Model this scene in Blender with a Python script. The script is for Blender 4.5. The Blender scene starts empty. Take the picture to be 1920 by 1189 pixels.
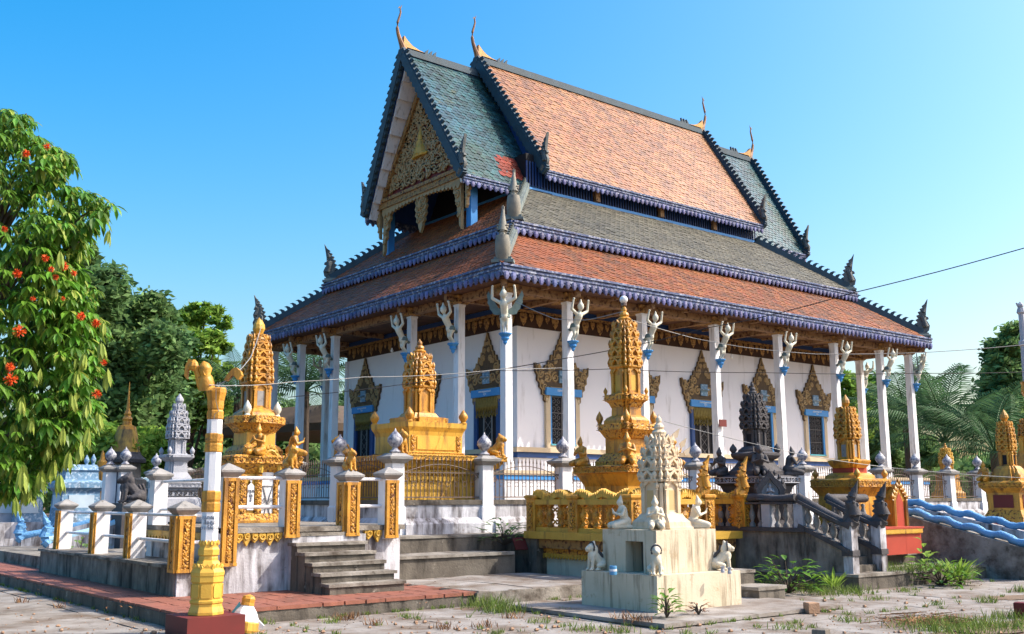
import bpy, bmesh, math, random
import numpy as np
from mathutils import Vector, Matrix
random.seed(7)
rnd = random.Random(11)
PI = math.pi
S = bpy.context.scene
COL = S.collection

# ------------------------------------------------------------------ camera
FPX = 1922.8                       # focal length in pixels of a 1920 px wide frame
PITCH, YAW, ROLL = math.radians(10.094), math.radians(51.388), math.radians(-0.205)
EYE = Vector((0, 0, 1.6))
_F0 = Vector((math.cos(YAW), math.sin(YAW), 0)); _R0 = Vector((math.sin(YAW), -math.cos(YAW), 0)); _U0 = Vector((0, 0, 1))
CF = _F0 * math.cos(PITCH) + _U0 * math.sin(PITCH)
_U = _U0 * math.cos(PITCH) - _F0 * math.sin(PITCH)
CR = _R0 * math.cos(ROLL) + _U * math.sin(ROLL)
CU = _U * math.cos(ROLL) - _R0 * math.sin(ROLL)
cam_d = bpy.data.cameras.new('camera'); cam = bpy.data.objects.new('camera', cam_d); COL.objects.link(cam)
cam.matrix_world = Matrix(((CR.x, CU.x, -CF.x, EYE.x), (CR.y, CU.y, -CF.y, EYE.y), (CR.z, CU.z, -CF.z, EYE.z), (0, 0, 0, 1)))
cam_d.sensor_width = 36; cam_d.lens = FPX / 1920 * 36; cam_d.clip_end = 3000; cam_d.clip_start = .1
S.camera = cam

# ------------------------------------------------------------------ light
SUN_AZ, SUN_EL = math.radians(-38), math.radians(44)     # azimuth from +X towards +Y
world = bpy.data.worlds.new('World'); S.world = world; world.use_nodes = True
wn = world.node_tree; wn.nodes.clear()
sky = wn.nodes.new('ShaderNodeTexSky'); sky.sky_type = 'NISHITA'; sky.sun_disc = False
sky.sun_elevation = SUN_EL; sky.sun_rotation = PI / 2 - SUN_AZ
sky.altitude = 0; sky.air_density = 1.2; sky.dust_density = 4.2; sky.ozone_density = 2.2
hs = wn.nodes.new('ShaderNodeHueSaturation'); hs.inputs['Saturation'].default_value = 1.66; hs.inputs['Hue'].default_value = .494
bg = wn.nodes.new('ShaderNodeBackground'); bg.inputs[1].default_value = 0.15
wo = wn.nodes.new('ShaderNodeOutputWorld')
wn.links.new(sky.outputs[0], hs.inputs['Color']); wn.links.new(hs.outputs[0], bg.inputs[0]); wn.links.new(bg.outputs[0], wo.inputs[0])
sd = bpy.data.lights.new('sun', 'SUN'); sd.energy = 3.1; sd.angle = math.radians(.5); sd.color = (1, .93, .82)
sun = bpy.data.objects.new('sun', sd); COL.objects.link(sun)
_sv = Vector((math.cos(SUN_AZ) * math.cos(SUN_EL), math.sin(SUN_AZ) * math.cos(SUN_EL), math.sin(SUN_EL)))
sun.rotation_euler = _sv.to_track_quat('Z', 'Y').to_euler(); sun.location = (10, 0, 40)
S.view_settings.view_transform = 'Standard'; S.view_settings.look = 'None'
S.view_settings.exposure = 1.03; S.view_settings.gamma = 1; S.view_settings.use_curve_mapping = False

# ------------------------------------------------------------------ point helpers (photo pixel -> place in the world)
def ray(x, y): return CF + CR * ((x - 960) / FPX) - CU * ((y - 594.5) / FPX)
def at_d(x, y, d): return EYE + ray(x, y) * d
def at_z(x, y, z): r = ray(x, y); return EYE + r * ((z - EYE.z) / r.z)
def at_y(x, y, Y): r = ray(x, y); return EYE + r * (Y / r.y)
def at_x(x, y, X): r = ray(x, y); return EYE + r * (X / r.x)
def proj(P):
    d = Vector(P) - EYE; z = d.dot(CF); return 960 + FPX * d.dot(CR) / z, 594.5 - FPX * d.dot(CU) / z, z
def z_at(X, Y, py):
    a, b = -5., 40.
    for _ in range(40):
        m = (a + b) / 2
        if proj((X, Y, m))[1] > py: a = m
        else: b = m
    return m

# ------------------------------------------------------------------ materials
MATS = {}
def M(name, c, c2=None, sc=3.0, rough=.75, bump=0, bsc=40, island=0, stain=None, samt=.5, ssc=(3, 3, .35), spec=.3, metal=0, mott=.5,
      carve=0, carve_c=None, csc=14, trans=0, emit=None, stain2=None, s2amt=.55, s2sc=6):
    m = bpy.data.materials.new(name); m.use_nodes = True; nt = m.node_tree; N = nt.nodes; L = nt.links
    b = N['Principled BSDF']; b.inputs['Roughness'].default_value = rough; b.inputs['Metallic'].default_value = metal
    b.inputs['Specular IOR Level'].default_value = spec
    g = N.new('ShaderNodeNewGeometry'); P = g.outputs['Position']
    def noise(scale, det=4, vec=None, rg=.55):
        n = N.new('ShaderNodeTexNoise'); n.inputs['Scale'].default_value = scale; n.inputs['Detail'].default_value = det
        n.inputs['Roughness'].default_value = rg; L.new(vec or P, n.inputs['Vector']); return n.outputs['Fac']
    def ramp(f, lo, hi):
        r = N.new('ShaderNodeMapRange'); r.inputs[1].default_value = lo; r.inputs[2].default_value = hi; L.new(f, r.inputs[0]); return r.outputs[0]
    def mix(f, a, bb):
        x = N.new('ShaderNodeMix'); x.data_type = 'RGBA'
        if isinstance(f, (int, float)): x.inputs[0].default_value = f
        else: L.new(f, x.inputs[0])
        for i, v in ((6, a), (7, bb)):
            if isinstance(v, tuple): x.inputs[i].default_value = (*v[:3], 1)
            else: L.new(v, x.inputs[i])
        return x.outputs[2]
    def mul(f, k):
        x = N.new('ShaderNodeMath'); x.operation = 'MULTIPLY'; L.new(f, x.inputs[0])
        if isinstance(k, (int, float)): x.inputs[1].default_value = k
        else: L.new(k, x.inputs[1])
        return x.outputs[0]
    c2 = c2 or tuple(v * .78 for v in c)
    col = mix(ramp(noise(sc, 5), .5 - mott / 2, .5 + mott / 2), c, c2)
    if island:
        isl = g.outputs['Random Per Island']
        hsn = N.new('ShaderNodeHueSaturation'); L.new(col, hsn.inputs['Color'])
        r = N.new('ShaderNodeMapRange'); r.inputs[3].default_value = 1 - island; r.inputs[4].default_value = 1 + island; L.new(isl, r.inputs[0])
        L.new(r.outputs[0], hsn.inputs['Value'])
        wn2 = N.new('ShaderNodeTexWhiteNoise'); wn2.noise_dimensions = '1D'; L.new(isl, wn2.inputs['W'])
        r2 = N.new('ShaderNodeMapRange'); r2.inputs[3].default_value = .5 - island * .03; r2.inputs[4].default_value = .5 + island * .03; L.new(wn2.outputs[0], r2.inputs[0])
        L.new(r2.outputs[0], hsn.inputs['Hue']); col = hsn.outputs[0]
    if stain:
        mp = N.new('ShaderNodeMapping'); mp.inputs['Scale'].default_value = ssc; L.new(P, mp.inputs['Vector'])
        f = ramp(noise(1.6, 7, mp.outputs[0], .65), .62 - samt * .3, .78 - samt * .2)
        f = mul(f, ramp(noise(1.7, 3), .30, .50)); col = mix(mul(f, .95), col, stain)
    if stain2:
        f = ramp(noise(s2sc, 7, None, .7), .72 - s2amt * .3, .8 - s2amt * .25)
        col = mix(mul(f, .85), col, stain2)
    h = None
    if carve:
        v = N.new('ShaderNodeTexVoronoi'); v.feature = 'SMOOTH_F1'; v.inputs['Scale'].default_value = csc; L.new(P, v.inputs['Vector'])
        w = N.new('ShaderNodeTexNoise'); w.inputs['Scale'].default_value = csc * 1.4; w.inputs['Detail'].default_value = 2; L.new(P, w.inputs['Vector'])
        hh = N.new('ShaderNodeMath'); hh.operation = 'ADD'; L.new(v.outputs['Distance'], hh.inputs[0]); L.new(w.outputs['Fac'], hh.inputs[1])
        h = hh.outputs[0]
        if carve_c: col = mix(ramp(h, .95, 1.2), col, carve_c)
    L.new(col, b.inputs['Base Color'])
    if bump or carve:
        bp = N.new('ShaderNodeBump'); bp.inputs['Strength'].default_value = carve or bump; bp.inputs['Distance'].default_value = .03
        if carve: bp.invert = True
        L.new(h if carve else noise(bsc, 6), bp.inputs['Height']); L.new(bp.outputs[0], b.inputs['Normal'])
    if trans:
        t = N.new('ShaderNodeBsdfTranslucent'); L.new(col, t.inputs[0]); ms = N.new('ShaderNodeMixShader'); ms.inputs[0].default_value = trans
        L.new(b.outputs[0], ms.inputs[1]); L.new(t.outputs[0], ms.inputs[2]); L.new(ms.outputs[0], N['Material Output'].inputs[0])
    if emit: b.inputs['Emission Color'].default_value = (*emit[:3], 1); b.inputs['Emission Strength'].default_value = emit[3]
    MATS[name] = m; return m

DK = (.030, .026, .022)
gold = M('gold paint', (.62, .31, .035), (.50, .22, .022), sc=5, rough=.45, spec=.45, bump=.25, bsc=35, stain=(.15, .065, .018), samt=.6, ssc=(5, 5, .7), stain2=(.13, .055, .016), s2amt=.5, s2sc=9)
goldc = M('gold carved', (.62, .31, .04), (.52, .24, .03), sc=5, rough=.5, spec=.45, carve=1.0, carve_c=(.11, .032, .010), csc=21)
goldo = M('gold olive', (.56, .34, .05), (.46, .26, .03), sc=4, rough=.5, spec=.45, bump=.2, stain=(.10, .06, .02), samt=.3)
goldb = M('gold beam', (.36, .21, .075), (.26, .145, .05), sc=6, rough=.6, carve=.8, carve_c=(.08, .035, .02), csc=12)
scrollm = M('scroll gilt', (.40, .285, .14), (.29, .19, .085), sc=8, rough=.55, bump=.2, bsc=40)
yelw = M('yellow paint', (.66, .40, .06), (.57, .31, .04), sc=4, rough=.5, spec=.4, bump=.12, bsc=30, stain=(.20, .10, .03), samt=.5, ssc=(5, 5, .6), stain2=(.24, .12, .03), s2amt=.3, s2sc=7)
white = M('white paint', (.76, .76, .78), (.66, .66, .69), sc=2, rough=.65, bump=.08, bsc=40, stain=(.30, .27, .25), samt=.3, ssc=(5, 5, .6), stain2=(.42, .38, .34), s2amt=.2, s2sc=5)
wallw = M('white wall', (.77, .77, .82), (.70, .70, .77), sc=.6, rough=.8, bump=.08, bsc=60, stain=(.42, .41, .43), samt=.2, ssc=(2, 2, .25))
wstain = M('stained white plaster', (.66, .66, .70), (.50, .50, .54), sc=2.5, rough=.85, bump=.3, bsc=25, stain=(.065, .05, .045), samt=.85, ssc=(3.2, 3.2, .5), stain2=(.16, .12, .10), s2amt=.3)
dstain = M('black stained plaster', (.34, .30, .26), (.13, .11, .09), sc=2.5, rough=.9, bump=.35, bsc=25, stain=DK, samt=.7, ssc=(2.2, 2.2, .5), stain2=(.30, .28, .25), s2amt=.2)
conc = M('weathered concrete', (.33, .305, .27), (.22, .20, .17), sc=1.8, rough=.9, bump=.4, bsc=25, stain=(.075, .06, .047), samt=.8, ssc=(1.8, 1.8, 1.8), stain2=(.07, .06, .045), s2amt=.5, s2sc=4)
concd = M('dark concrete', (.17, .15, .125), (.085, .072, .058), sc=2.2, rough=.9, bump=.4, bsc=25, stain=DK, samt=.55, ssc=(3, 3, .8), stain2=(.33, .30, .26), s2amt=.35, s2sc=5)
plazam = M('plaza concrete', (.34, .32, .30), (.23, .21, .19), sc=1.6, rough=.9, bump=.4, bsc=30, stain=(.13, .095, .068), samt=.8, ssc=(.75, .75, .75), stain2=(.10, .08, .06), s2amt=.45, s2sc=3.5)
creamm = M('cream plaster', (.60, .53, .41), (.52, .44, .31), sc=2.2, rough=.75, bump=.15, bsc=30, stain=(.15, .11, .065), samt=.42, ssc=(7, 7, .55), stain2=(.33, .25, .15), s2amt=.45, s2sc=4)
creams = M('cream sculpture', (.66, .56, .42), (.56, .41, .25), sc=7, rough=.6, bump=.1, bsc=50, stain=(.18, .14, .10), samt=.14)
whites = M('white sculpture', (.68, .62, .50), (.56, .48, .35), sc=9, rough=.6, stain=(.16, .13, .10), samt=.16)
tilered = M('red floor tile', (.30, .115, .075), (.22, .080, .055), sc=2.5, rough=.65, bump=.15, stain=(.13, .06, .042), samt=.55, ssc=(1.6, 1.6, 1.6), stain2=(.33, .23, .18), s2amt=.4, s2sc=2.5)
rooft = M('orange roof tile', (.335, .160, .070), (.26, .105, .038), sc=.5, rough=.42, spec=.6, island=.3, stain=(.14, .065, .04), samt=.5, ssc=(1.2, 1.2, .5), stain2=(.17, .08, .045), s2amt=.3, s2sc=1.2)
roofl = M('orange roof tile weathered', (.27, .092, .028), (.19, .058, .020), sc=.6, rough=.6, spec=.35, island=.28, stain=(.085, .045, .03), samt=.55, ssc=(1.4, 1.4, .6), stain2=(.09, .05, .032), s2amt=.5, s2sc=.9)
roofg = M('green glazed roof tile', (.018, .085, .125), (.022, .055, .034), sc=.5, rough=.3, spec=.6, island=.5, stain2=(.075, .085, .025), s2amt=.4, s2sc=.9)
roofgr = M('grey roof tile', (.125, .115, .082), (.072, .072, .058), sc=1, rough=.6, spec=.4, island=.3, stain2=(.24, .17, .09), s2amt=.2, s2sc=1.5)
rooft_red = M('red glazed tile', (.24, .045, .028), rough=.35, island=.2)
fasc = M('blue fascia paint', (.06, .11, .23), (.075, .08, .16), sc=3, rough=.6, carve=.6, csc=10, carve_c=(.30, .33, .42), stain2=(.06, .05, .07), s2amt=.4)
fmed = M('lilac medallion paint', (.065, .085, .25), (.16, .15, .24), sc=2, rough=.5, island=.4, stain2=(.10, .09, .12), s2amt=.35)
ridgem = M('slate blue ridge', (.035, .075, .11), (.025, .045, .06), sc=3, rough=.6, bump=.2, stain2=(.12, .14, .15), s2amt=.3)
hipm = M('grey green ridge', (.20, .24, .23), (.10, .12, .12), sc=3, rough=.7, bump=.3, stain2=(.34, .40, .38), s2amt=.35)
nagam = M('weathered naga', (.115, .125, .125), (.07, .085, .09), sc=6, rough=.65, bump=.3, stain2=(.30, .26, .19), s2amt=.45, s2sc=7)
nagat = M('tan naga', (.26, .24, .19), (.16, .16, .145), sc=6, rough=.65, bump=.3, stain2=(.09, .09, .085), s2amt=.45, s2sc=9)
bluep = M('bright blue paint', (.055, .27, .62), (.04, .22, .54), sc=4, rough=.5)
navy = M('navy paint', (.02, .065, .22), (.015, .05, .16), sc=4, rough=.5)
brown = M('dark red brown', (.055, .024, .016), (.035, .016, .012), sc=4, rough=.7)
ceilm = M('painted ceiling', (.15, .075, .045), (.06, .03, .025), sc=3, rough=.75, stain2=(.30, .20, .11), s2amt=.3, s2sc=2.5)
beamm = M('painted beam', (.33, .20, .10), (.20, .11, .055), sc=5, rough=.7, carve=.5, csc=9, carve_c=(.07, .03, .02))
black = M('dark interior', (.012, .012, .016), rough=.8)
glassd = M('dark window glass', (.015, .016, .02), rough=.15, spec=.6)
iron = M('wrought iron', (.10, .08, .075), (.16, .10, .07), sc=12, rough=.6, spec=.4)
grillm = M('window grille', (.17, .165, .17), rough=.5)
gilt = M('curtain gold', (.24, .18, .04), (.13, .095, .02), sc=14, rough=.6)
frame = M('beige frame', (.58, .47, .33), (.50, .40, .27), sc=3, rough=.7)
teal = M('teal sill', (.10, .38, .46), rough=.6)
dkst = M('dark stone', (.085, .08, .085), (.045, .042, .045), sc=5, rough=.75, bump=.4, bsc=25, stain2=(.26, .245, .25), s2amt=.25, s2sc=5)
grst = M('grey stone', (.42, .43, .47), (.30, .31, .35), sc=4, rough=.75, bump=.35, bsc=25, stain2=(.12, .12, .14), s2amt=.4, s2sc=5)
palebl = M('pale blue plaster', (.17, .30, .43), (.13, .24, .37), sc=3, rough=.75, carve=.35, csc=13, carve_c=(.40, .50, .60), stain=(.12, .14, .16), samt=.35)
bluest = M('blue naga paint', (.17, .38, .62), (.11, .29, .54), sc=5, rough=.55, carve=.45, csc=22, stain2=(.38, .52, .66), s2amt=.2)
redp = M('red oxide paint', (.40, .055, .03), (.32, .045, .025), sc=3, rough=.65, stain2=(.18, .05, .035), s2amt=.3)
dred = M('dark red paint', (.16, .022, .02), (.11, .02, .018), sc=4, rough=.6, stain2=(.05, .02, .018), s2amt=.4)
budm = M('lotus bud paint', (.46, .46, .48), (.10, .11, .17), sc=14, rough=.5, mott=.25, stain2=(.50, .33, .16), s2amt=.2, s2sc=7)
stoneb = M('moulded cap stone', (.33, .32, .31), (.20, .19, .18), sc=4, rough=.85, bump=.3, stain2=(.09, .085, .08), s2amt=.45)
skinw = M('statue ivory', (.66, .64, .55), (.52, .52, .42), sc=9, rough=.55, stain2=(.20, .19, .13), s2amt=.3, s2sc=9)
wingm = M('wing green', (.15, .21, .20), (.09, .13, .13), sc=8, rough=.6)
bark = M('bark', (.10, .075, .055), (.06, .045, .035), sc=8, rough=.9, bump=.5, bsc=20)
leafm = M('glossy leaf', (.12, .27, .024), (.055, .155, .016), sc=1.2, rough=.45, spec=.4, island=.5, trans=.3)
leafy = M('young leaf', (.30, .36, .065), (.22, .30, .045), sc=3, rough=.5, island=.25, trans=.35)
leafd = M('dark foliage', (.19, .30, .09), (.10, .20, .08), sc=.35, rough=.7, spec=.15, island=.5, trans=.4)
leafl = M('light foliage', (.26, .40, .06), (.17, .30, .055), sc=.5, rough=.7, spec=.15, island=.5, trans=.45)
palmm = M('palm leaf', (.075, .155, .06), (.05, .115, .055), sc=1, rough=.6, spec=.15, island=.4, trans=.3)
flowm = M('orange flower', (.72, .11, .012), (.62, .06, .01), sc=20, rough=.6, island=.2)
grassm = M('grass blades', (.12, .21, .03), (.17, .20, .05), sc=3, rough=.6, island=.4, trans=.3)
drym = M('dry leaves', (.26, .13, .055), (.15, .07, .03), sc=5, rough=.85, island=.4)
earthm = M('bare earth', (.20, .14, .095), (.13, .09, .06), sc=3, rough=.95, bump=.5, bsc=15)
wire_d = M('black cable', (.02, .02, .022), rough=.5)
wire_w = M('pale cable', (.30, .30, .29), rough=.5)
globem = M('white globe', (.88, .88, .88), rough=.2, spec=.5)
canm = M('blue can', (.10, .30, .52), rough=.4)
brickm = M('worn brick', (.40, .25, .16), (.30, .18, .11), sc=8, rough=.9, bump=.4)
ink = M('dark ink', (.05, .07, .12), rough=.8)
inkw = M('white lettering', (.75, .85, .92), rough=.6)
tin = M('rusty roof sheet', (.12, .085, .06), (.08, .06, .045), sc=3, rough=.8)

# ------------------------------------------------------------------ mesh building
class MB:
    def __init__(s): s.v = []; s.f = []
    def add(s, vs, fs):
        o = len(s.v); s.v.extend(tuple(v) for v in vs); s.f.extend(tuple(i + o for i in f) for f in fs); return s
    def box(s, x0, y0, z0, x1, y1, z1):
        return s.add([(x0, y0, z0), (x1, y0, z0), (x1, y1, z0), (x0, y1, z0), (x0, y0, z1), (x1, y0, z1), (x1, y1, z1), (x0, y1, z1)],
                     [(3, 2, 1, 0), (4, 5, 6, 7), (0, 1, 5, 4), (1, 2, 6, 5), (2, 3, 7, 6), (3, 0, 4, 7)])
    def cb(s, x, y, z, sx, sy, sz): return s.box(x - sx / 2, y - sy / 2, z, x + sx / 2, y + sy / 2, z + sz)
    def obox(s, c, a, b, d):
        c, a, b, d = Vector(c), Vector(a), Vector(b), Vector(d)
        return s.add([c - a - b - d, c + a - b - d, c + a + b - d, c - a + b - d, c - a - b + d, c + a - b + d, c + a + b + d, c - a + b + d],
                     [(3, 2, 1, 0), (4, 5, 6, 7), (0, 1, 5, 4), (1, 2, 6, 5), (2, 3, 7, 6), (3, 0, 4, 7)])
    def bar(s, p, q, w, h=None, up=(0, 0, 1)):
        p, q = Vector(p), Vector(q); d = q - p; n = d.normalized(); up = Vector(up)
        if abs(n.dot(up)) > .98: up = Vector((1, 0, 0))
        x = n.cross(up).normalized(); y = x.cross(n)
        return s.obox((p + q) / 2, d / 2, x * (w / 2), y * ((h or w) / 2))
    def loft(s, plan, prof, c=(0, 0, 0), rot=0, cap=True):
        """plan: unit polygon; prof: (radius, z) or (rx, ry, z)"""
        n = len(plan); vs = []; fs = []; ca, sa = math.cos(rot), math.sin(rot)
        for p in prof:
            rx, ry, z = (p[0], p[0], p[1]) if len(p) == 2 else p
            for x, y in plan:
                X, Y = x * rx, y * ry
                vs.append((c[0] + X * ca - Y * sa, c[1] + X * sa + Y * ca, c[2] + z))
        for k in range(len(prof) - 1):
            for i in range(n):
                j = (i + 1) % n; fs.append((k * n + i, k * n + j, (k + 1) * n + j, (k + 1) * n + i))
        if cap:
            fs.append(tuple(range(n - 1, -1, -1))); m = (len(prof) - 1) * n; fs.append(tuple(range(m, m + n)))
        return s.add(vs, fs)
    def lathe(s, prof, c=(0, 0, 0), n=10, sx=1, sy=1, ph=0):
        return s.loft([(math.cos(2 * PI * i / n + ph) * sx, math.sin(2 * PI * i / n + ph) * sy) for i in range(n)], prof, c)
    def tube(s, pts, r, n=6, flat=1.0, up=(0, 0, 1)):
        pts = [Vector(p) for p in pts]; m = len(pts); vs = []; fs = []; up = Vector(up)
        for i, p in enumerate(pts):
            t = (pts[min(i + 1, m - 1)] - pts[max(i - 1, 0)])
            t = t.normalized() if t.length > 1e-9 else Vector((0, 0, 1))
            x = t.cross(up)
            if x.length < 1e-3: x = t.cross(Vector((1, 0, 0.01)))
            x.normalize(); y = x.cross(t); rr = r[i] if isinstance(r, (list, tuple)) else r
            for k in range(n):
                a = 2 * PI * k / n; vs.append(p + x * (math.cos(a) * rr) + y * (math.sin(a) * rr * flat))
        for i in range(m - 1):
            for k in range(n):
                j = (k + 1) % n; fs.append((i * n + k, i * n + j, (i + 1) * n + j, (i + 1) * n + k))
        fs.append(tuple(range(n - 1, -1, -1))); fs.append(tuple(range((m - 1) * n, m * n)))
        return s.add(vs, fs)
    def prism(s, poly, o, u, v, t):
        """flat outline poly in the plane (o,u,v), thickened along u x v by t both ways"""
        o, u, v = Vector(o), Vector(u), Vector(v); w = u.cross(v).normalized() * t; n = len(poly)
        a = [o + u * x + v * y - w for x, y in poly]; b = [o + u * x + v * y + w for x, y in poly]
        return s.add(a + b, [tuple(range(n - 1, -1, -1)), tuple(range(n, 2 * n))] + [(i, (i + 1) % n, n + (i + 1) % n, n + i) for i in range(n)])
    def xf(s, mat):
        s.v = [tuple(mat @ Vector(v)) for v in s.v]; return s
    def mesh(s, name, mat=None, smooth=False, off=None):
        me = bpy.data.meshes.new(name)
        v = np.array(s.v, dtype=float)
        if off is not None: v = v - np.array(tuple(off))
        me.from_pydata(v.tolist(), [], s.f)
        if smooth:
            me.polygons.foreach_set('use_smooth', [True] * len(me.polygons))
            try: me.set_sharp_from_angle(angle=math.radians(55))
            except Exception: pass
        if mat: me.materials.append(mat)
        me.update(); return me
    def build(s, name, mat, parent=None, off=None, smooth=False, **tags):
        o = bpy.data.objects.new(name, s.mesh(name, mat, smooth, off)); COL.objects.link(o)
        if parent is not None: o.parent = parent
        return tag(o, **tags)

def tag(o, label=None, cat=None, group=None, kind=None):
    if label: o['label'] = label
    if cat: o['category'] = cat
    if group: o['group'] = group
    if kind: o['kind'] = kind
    return o
def thing(name, loc, label, cat, group=None, rz=0):
    o = bpy.data.objects.new(name, None); COL.objects.link(o); o.location = loc; o.rotation_euler = (0, 0, rz); o.empty_display_size = .2
    return tag(o, label, cat, group)
def inst(name, me, parent=None, loc=(0, 0, 0), rot=(0, 0, 0), sc=1, mat=None, **tags):
    o = bpy.data.objects.new(name, me); COL.objects.link(o)
    if parent is not None: o.parent = parent
    o.location = loc; o.rotation_euler = rot; o.scale = (sc, sc, sc) if isinstance(sc, (int, float)) else sc
    if mat: o.material_slots[0].link = 'OBJECT'; o.material_slots[0].material = mat
    return tag(o, **tags)
_kids = {}
def copy_tree(o, parent=None):
    c = o.copy(); COL.objects.link(c)
    if parent is not None: c.parent = parent
    for ch in list(o.children): copy_tree(ch, c)
    return c

SQ = [(-1, -1), (1, -1), (1, 1), (-1, 1)]
def redent(a=.62, b=.82):
    q = [(1, -a), (1, a), (b, a), (b, b), (a, b)]
    pts = []
    for k in range(4):
        ca, sa = math.cos(k * PI / 2), math.sin(k * PI / 2)
        pts += [(x * ca - y * sa, x * sa + y * ca) for x, y in [(1, -a), (1, a), (b, a), (b, b), (a, b)]]
    out = []
    for p in pts:
        if not out or (abs(p[0] - out[-1][0]) + abs(p[1] - out[-1][1])) > 1e-6: out.append(p)
    if abs(out[0][0] - out[-1][0]) + abs(out[0][1] - out[-1][1]) < 1e-6: out.pop()
    return out
RED = redent()
OCT = [(math.cos(PI / 4 * i + PI / 8), math.sin(PI / 4 * i + PI / 8)) for i in range(8)]

def evaluated_mesh(me, mods):
    o = bpy.data.objects.new('tmp', me); COL.objects.link(o)
    for typ, kw in mods:
        m = o.modifiers.new(typ, typ)
        for k, v in kw.items(): setattr(m, k, v)
    dg = bpy.context.evaluated_depsgraph_get(); r = bpy.data.meshes.new_from_object(o.evaluated_get(dg))
    bpy.data.objects.remove(o); return r
def sculpt(name, prims, voxel, mat, it=3):
    """one continuous body out of overlapping limbs: ('c', p, q, rp, rq) tapered capsule, ('e', centre, radii[, rotz])"""
    b = MB()
    for p in prims:
        if p[0] == 'c':
            P, Q = Vector(p[1]), Vector(p[2]); rp, rq = p[3], p[4]; d = (Q - P).normalized()
            pts = [P - d * rp, P - d * rp * .7, P, P.lerp(Q, .5), Q, Q + d * rq * .7, Q + d * rq]
            b.tube(pts, [rp * .1, rp * .7, rp, (rp + rq) / 2, rq, rq * .7, rq * .1], n=8)
        else:
            c, r = p[1], p[2]; N = 8; rings = [(max(.02, math.sin(PI * k / N)), -math.cos(PI * k / N)) for k in range(N + 1)]
            t = MB().lathe(rings, n=12); Mx = Matrix.Translation(c) @ Matrix.Rotation(p[3] if len(p) > 3 else 0, 4, 'X') @ Matrix.Diagonal((*r, 1)); t.xf(Mx); b.add(t.v, t.f)
    me = b.mesh(name)
    me = evaluated_mesh(me, [('REMESH', dict(mode='VOXEL', voxel_size=voxel, use_smooth_shade=True)), ('SMOOTH', dict(factor=.5, iterations=it))])
    me.name = name; me.materials.clear(); me.materials.append(mat); return me
def text_mesh(txt, size, mat, depth=.004, name='lettering'):
    c = bpy.data.curves.new('t', 'FONT'); c.body = txt; c.size = size; c.align_x = 'CENTER'; c.align_y = 'CENTER'; c.extrude = depth; c.resolution_u = 2
    o = bpy.data.objects.new('t', c); COL.objects.link(o)
    dg = bpy.context.evaluated_depsgraph_get(); me = bpy.data.meshes.new_from_object(o.evaluated_get(dg)); bpy.data.objects.remove(o)
    me.materials.clear(); me.materials.append(mat); me.name = name; return me
# ================================================================== TEMPLE
XC, YC, XL, YW = 17.04, 21.59, 20.18, 14.2          # outer column lines
XE, YE = XC + XL, YC + YW; YM = YC + YW / 2
TO = Vector((27.13, YM, 0))
temple = thing('temple', TO, 'large white temple hall with tiered orange and green tiled roofs and a colonnaded veranda', 'temple')
def tb(mb, name, mat, parent=None, **k):
    return mb.build(name, mat, parent or temple, off=TO, **k)
def pbox(name, mat, *a, parent=None, **k): return tb(MB().box(*a), name, mat, parent, **k)
# plinth and veranda floor
pl = MB(); pl.box(XC - .3, YC - .3, .5, XE + .3, YE + .3, 2.12)
plinth = tb(pl, 'plinth', white)
b = MB(); b.box(XC - .36, YC - .36, 2.24, XE + .36, YE + .36, 2.36); tb(b, 'veranda_floor', frame)
b = MB(); b.box(XC - .33, YC - .33, 2.12, XE + .33, YE + .33, 2.24); tb(b, 'plinth_band', bluep)
b = MB(); b.box(XC - .33, YC - .33, 1.0, XE + .33, YE + .33, 1.2); tb(b, 'plinth_band', bluep)
X0, Y0, X1, Y1 = 19.04, 23.59, 35.25, 33.72         # hall walls
tb(MB().box(X0, Y0, 2.36, X1, Y1, 7.5), 'wall', wallw)
def ring(mb, x0, y0, x1, y1, z0, z1, t, out=0):
    mb.box(x0 - out, y0 - out, z0, x1 + out, y0 + t, z1); mb.box(x0 - out, y1 - t, z0, x1 + out, y1 + out, z1)
    mb.box(x0 - out, y0 + t, z0, x0 + t, y1 - t, z1); mb.box(x1 - t, y0 + t, z0, x1 + out, y1 - t, z1); return mb
tb(ring(MB(), X0, Y0, X1, Y1, 2.98, 3.12, .05, .14), 'wall_ledge', frame)
tb(ring(MB(), X0, Y0, X1, Y1, 2.82, 2.976, .05, .07), 'wall_band', navy)
tb(ring(MB(), X0, Y0, X1, Y1, 6.72, 7.16, .05, .03), 'frieze', brown)
tb(ring(MB(), X0, Y0, X1, Y1, 7.16, 7.24, .05, .09), 'frieze_moulding', goldb)
tb(ring(MB(), X0, Y0, X1, Y1, 7.245, 7.40, .05, .06), 'frieze_band', navy)
# pilaster at the near corner
for (x, y) in ((X0, Y0), (X1, Y0), (X0, Y1)):
    tb(MB().cb(x, y, 3.124, .16, .16, 3.59), 'pilaster', wallw)
# gold leaf drops on the frieze
def drop(h, w):
    b = MB(); b.lathe([(.3 * w, 0), (.45 * w, -.08 * h), (.5 * w, -.35 * h), (.34 * w, -.6 * h), (.38 * w, -.66 * h), (.1 * w, -.92 * h), (.01, -h)], n=6, sy=.35); return b
dm = [drop(.40, .30).mesh('leaf_drop', goldb), drop(.26, .2).mesh('leaf_drop', goldb)]
k = 0
for (ax, ay, bx, by, rz) in ((X0 + .2, Y0 - .05, X1 - .2, Y0 - .05, 0), (X0 - .05, Y0 + .2, X0 - .05, Y1 - .2, PI / 2)):
    n = int(max(bx - ax, by - ay) / .31)
    for i in range(n + 1):
        inst('leaf_drop', dm[i % 2], temple, Vector((ax + (bx - ax) * i / n, ay + (by - ay) * i / n, 7.15)) - TO, (0, 0, rz))
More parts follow.
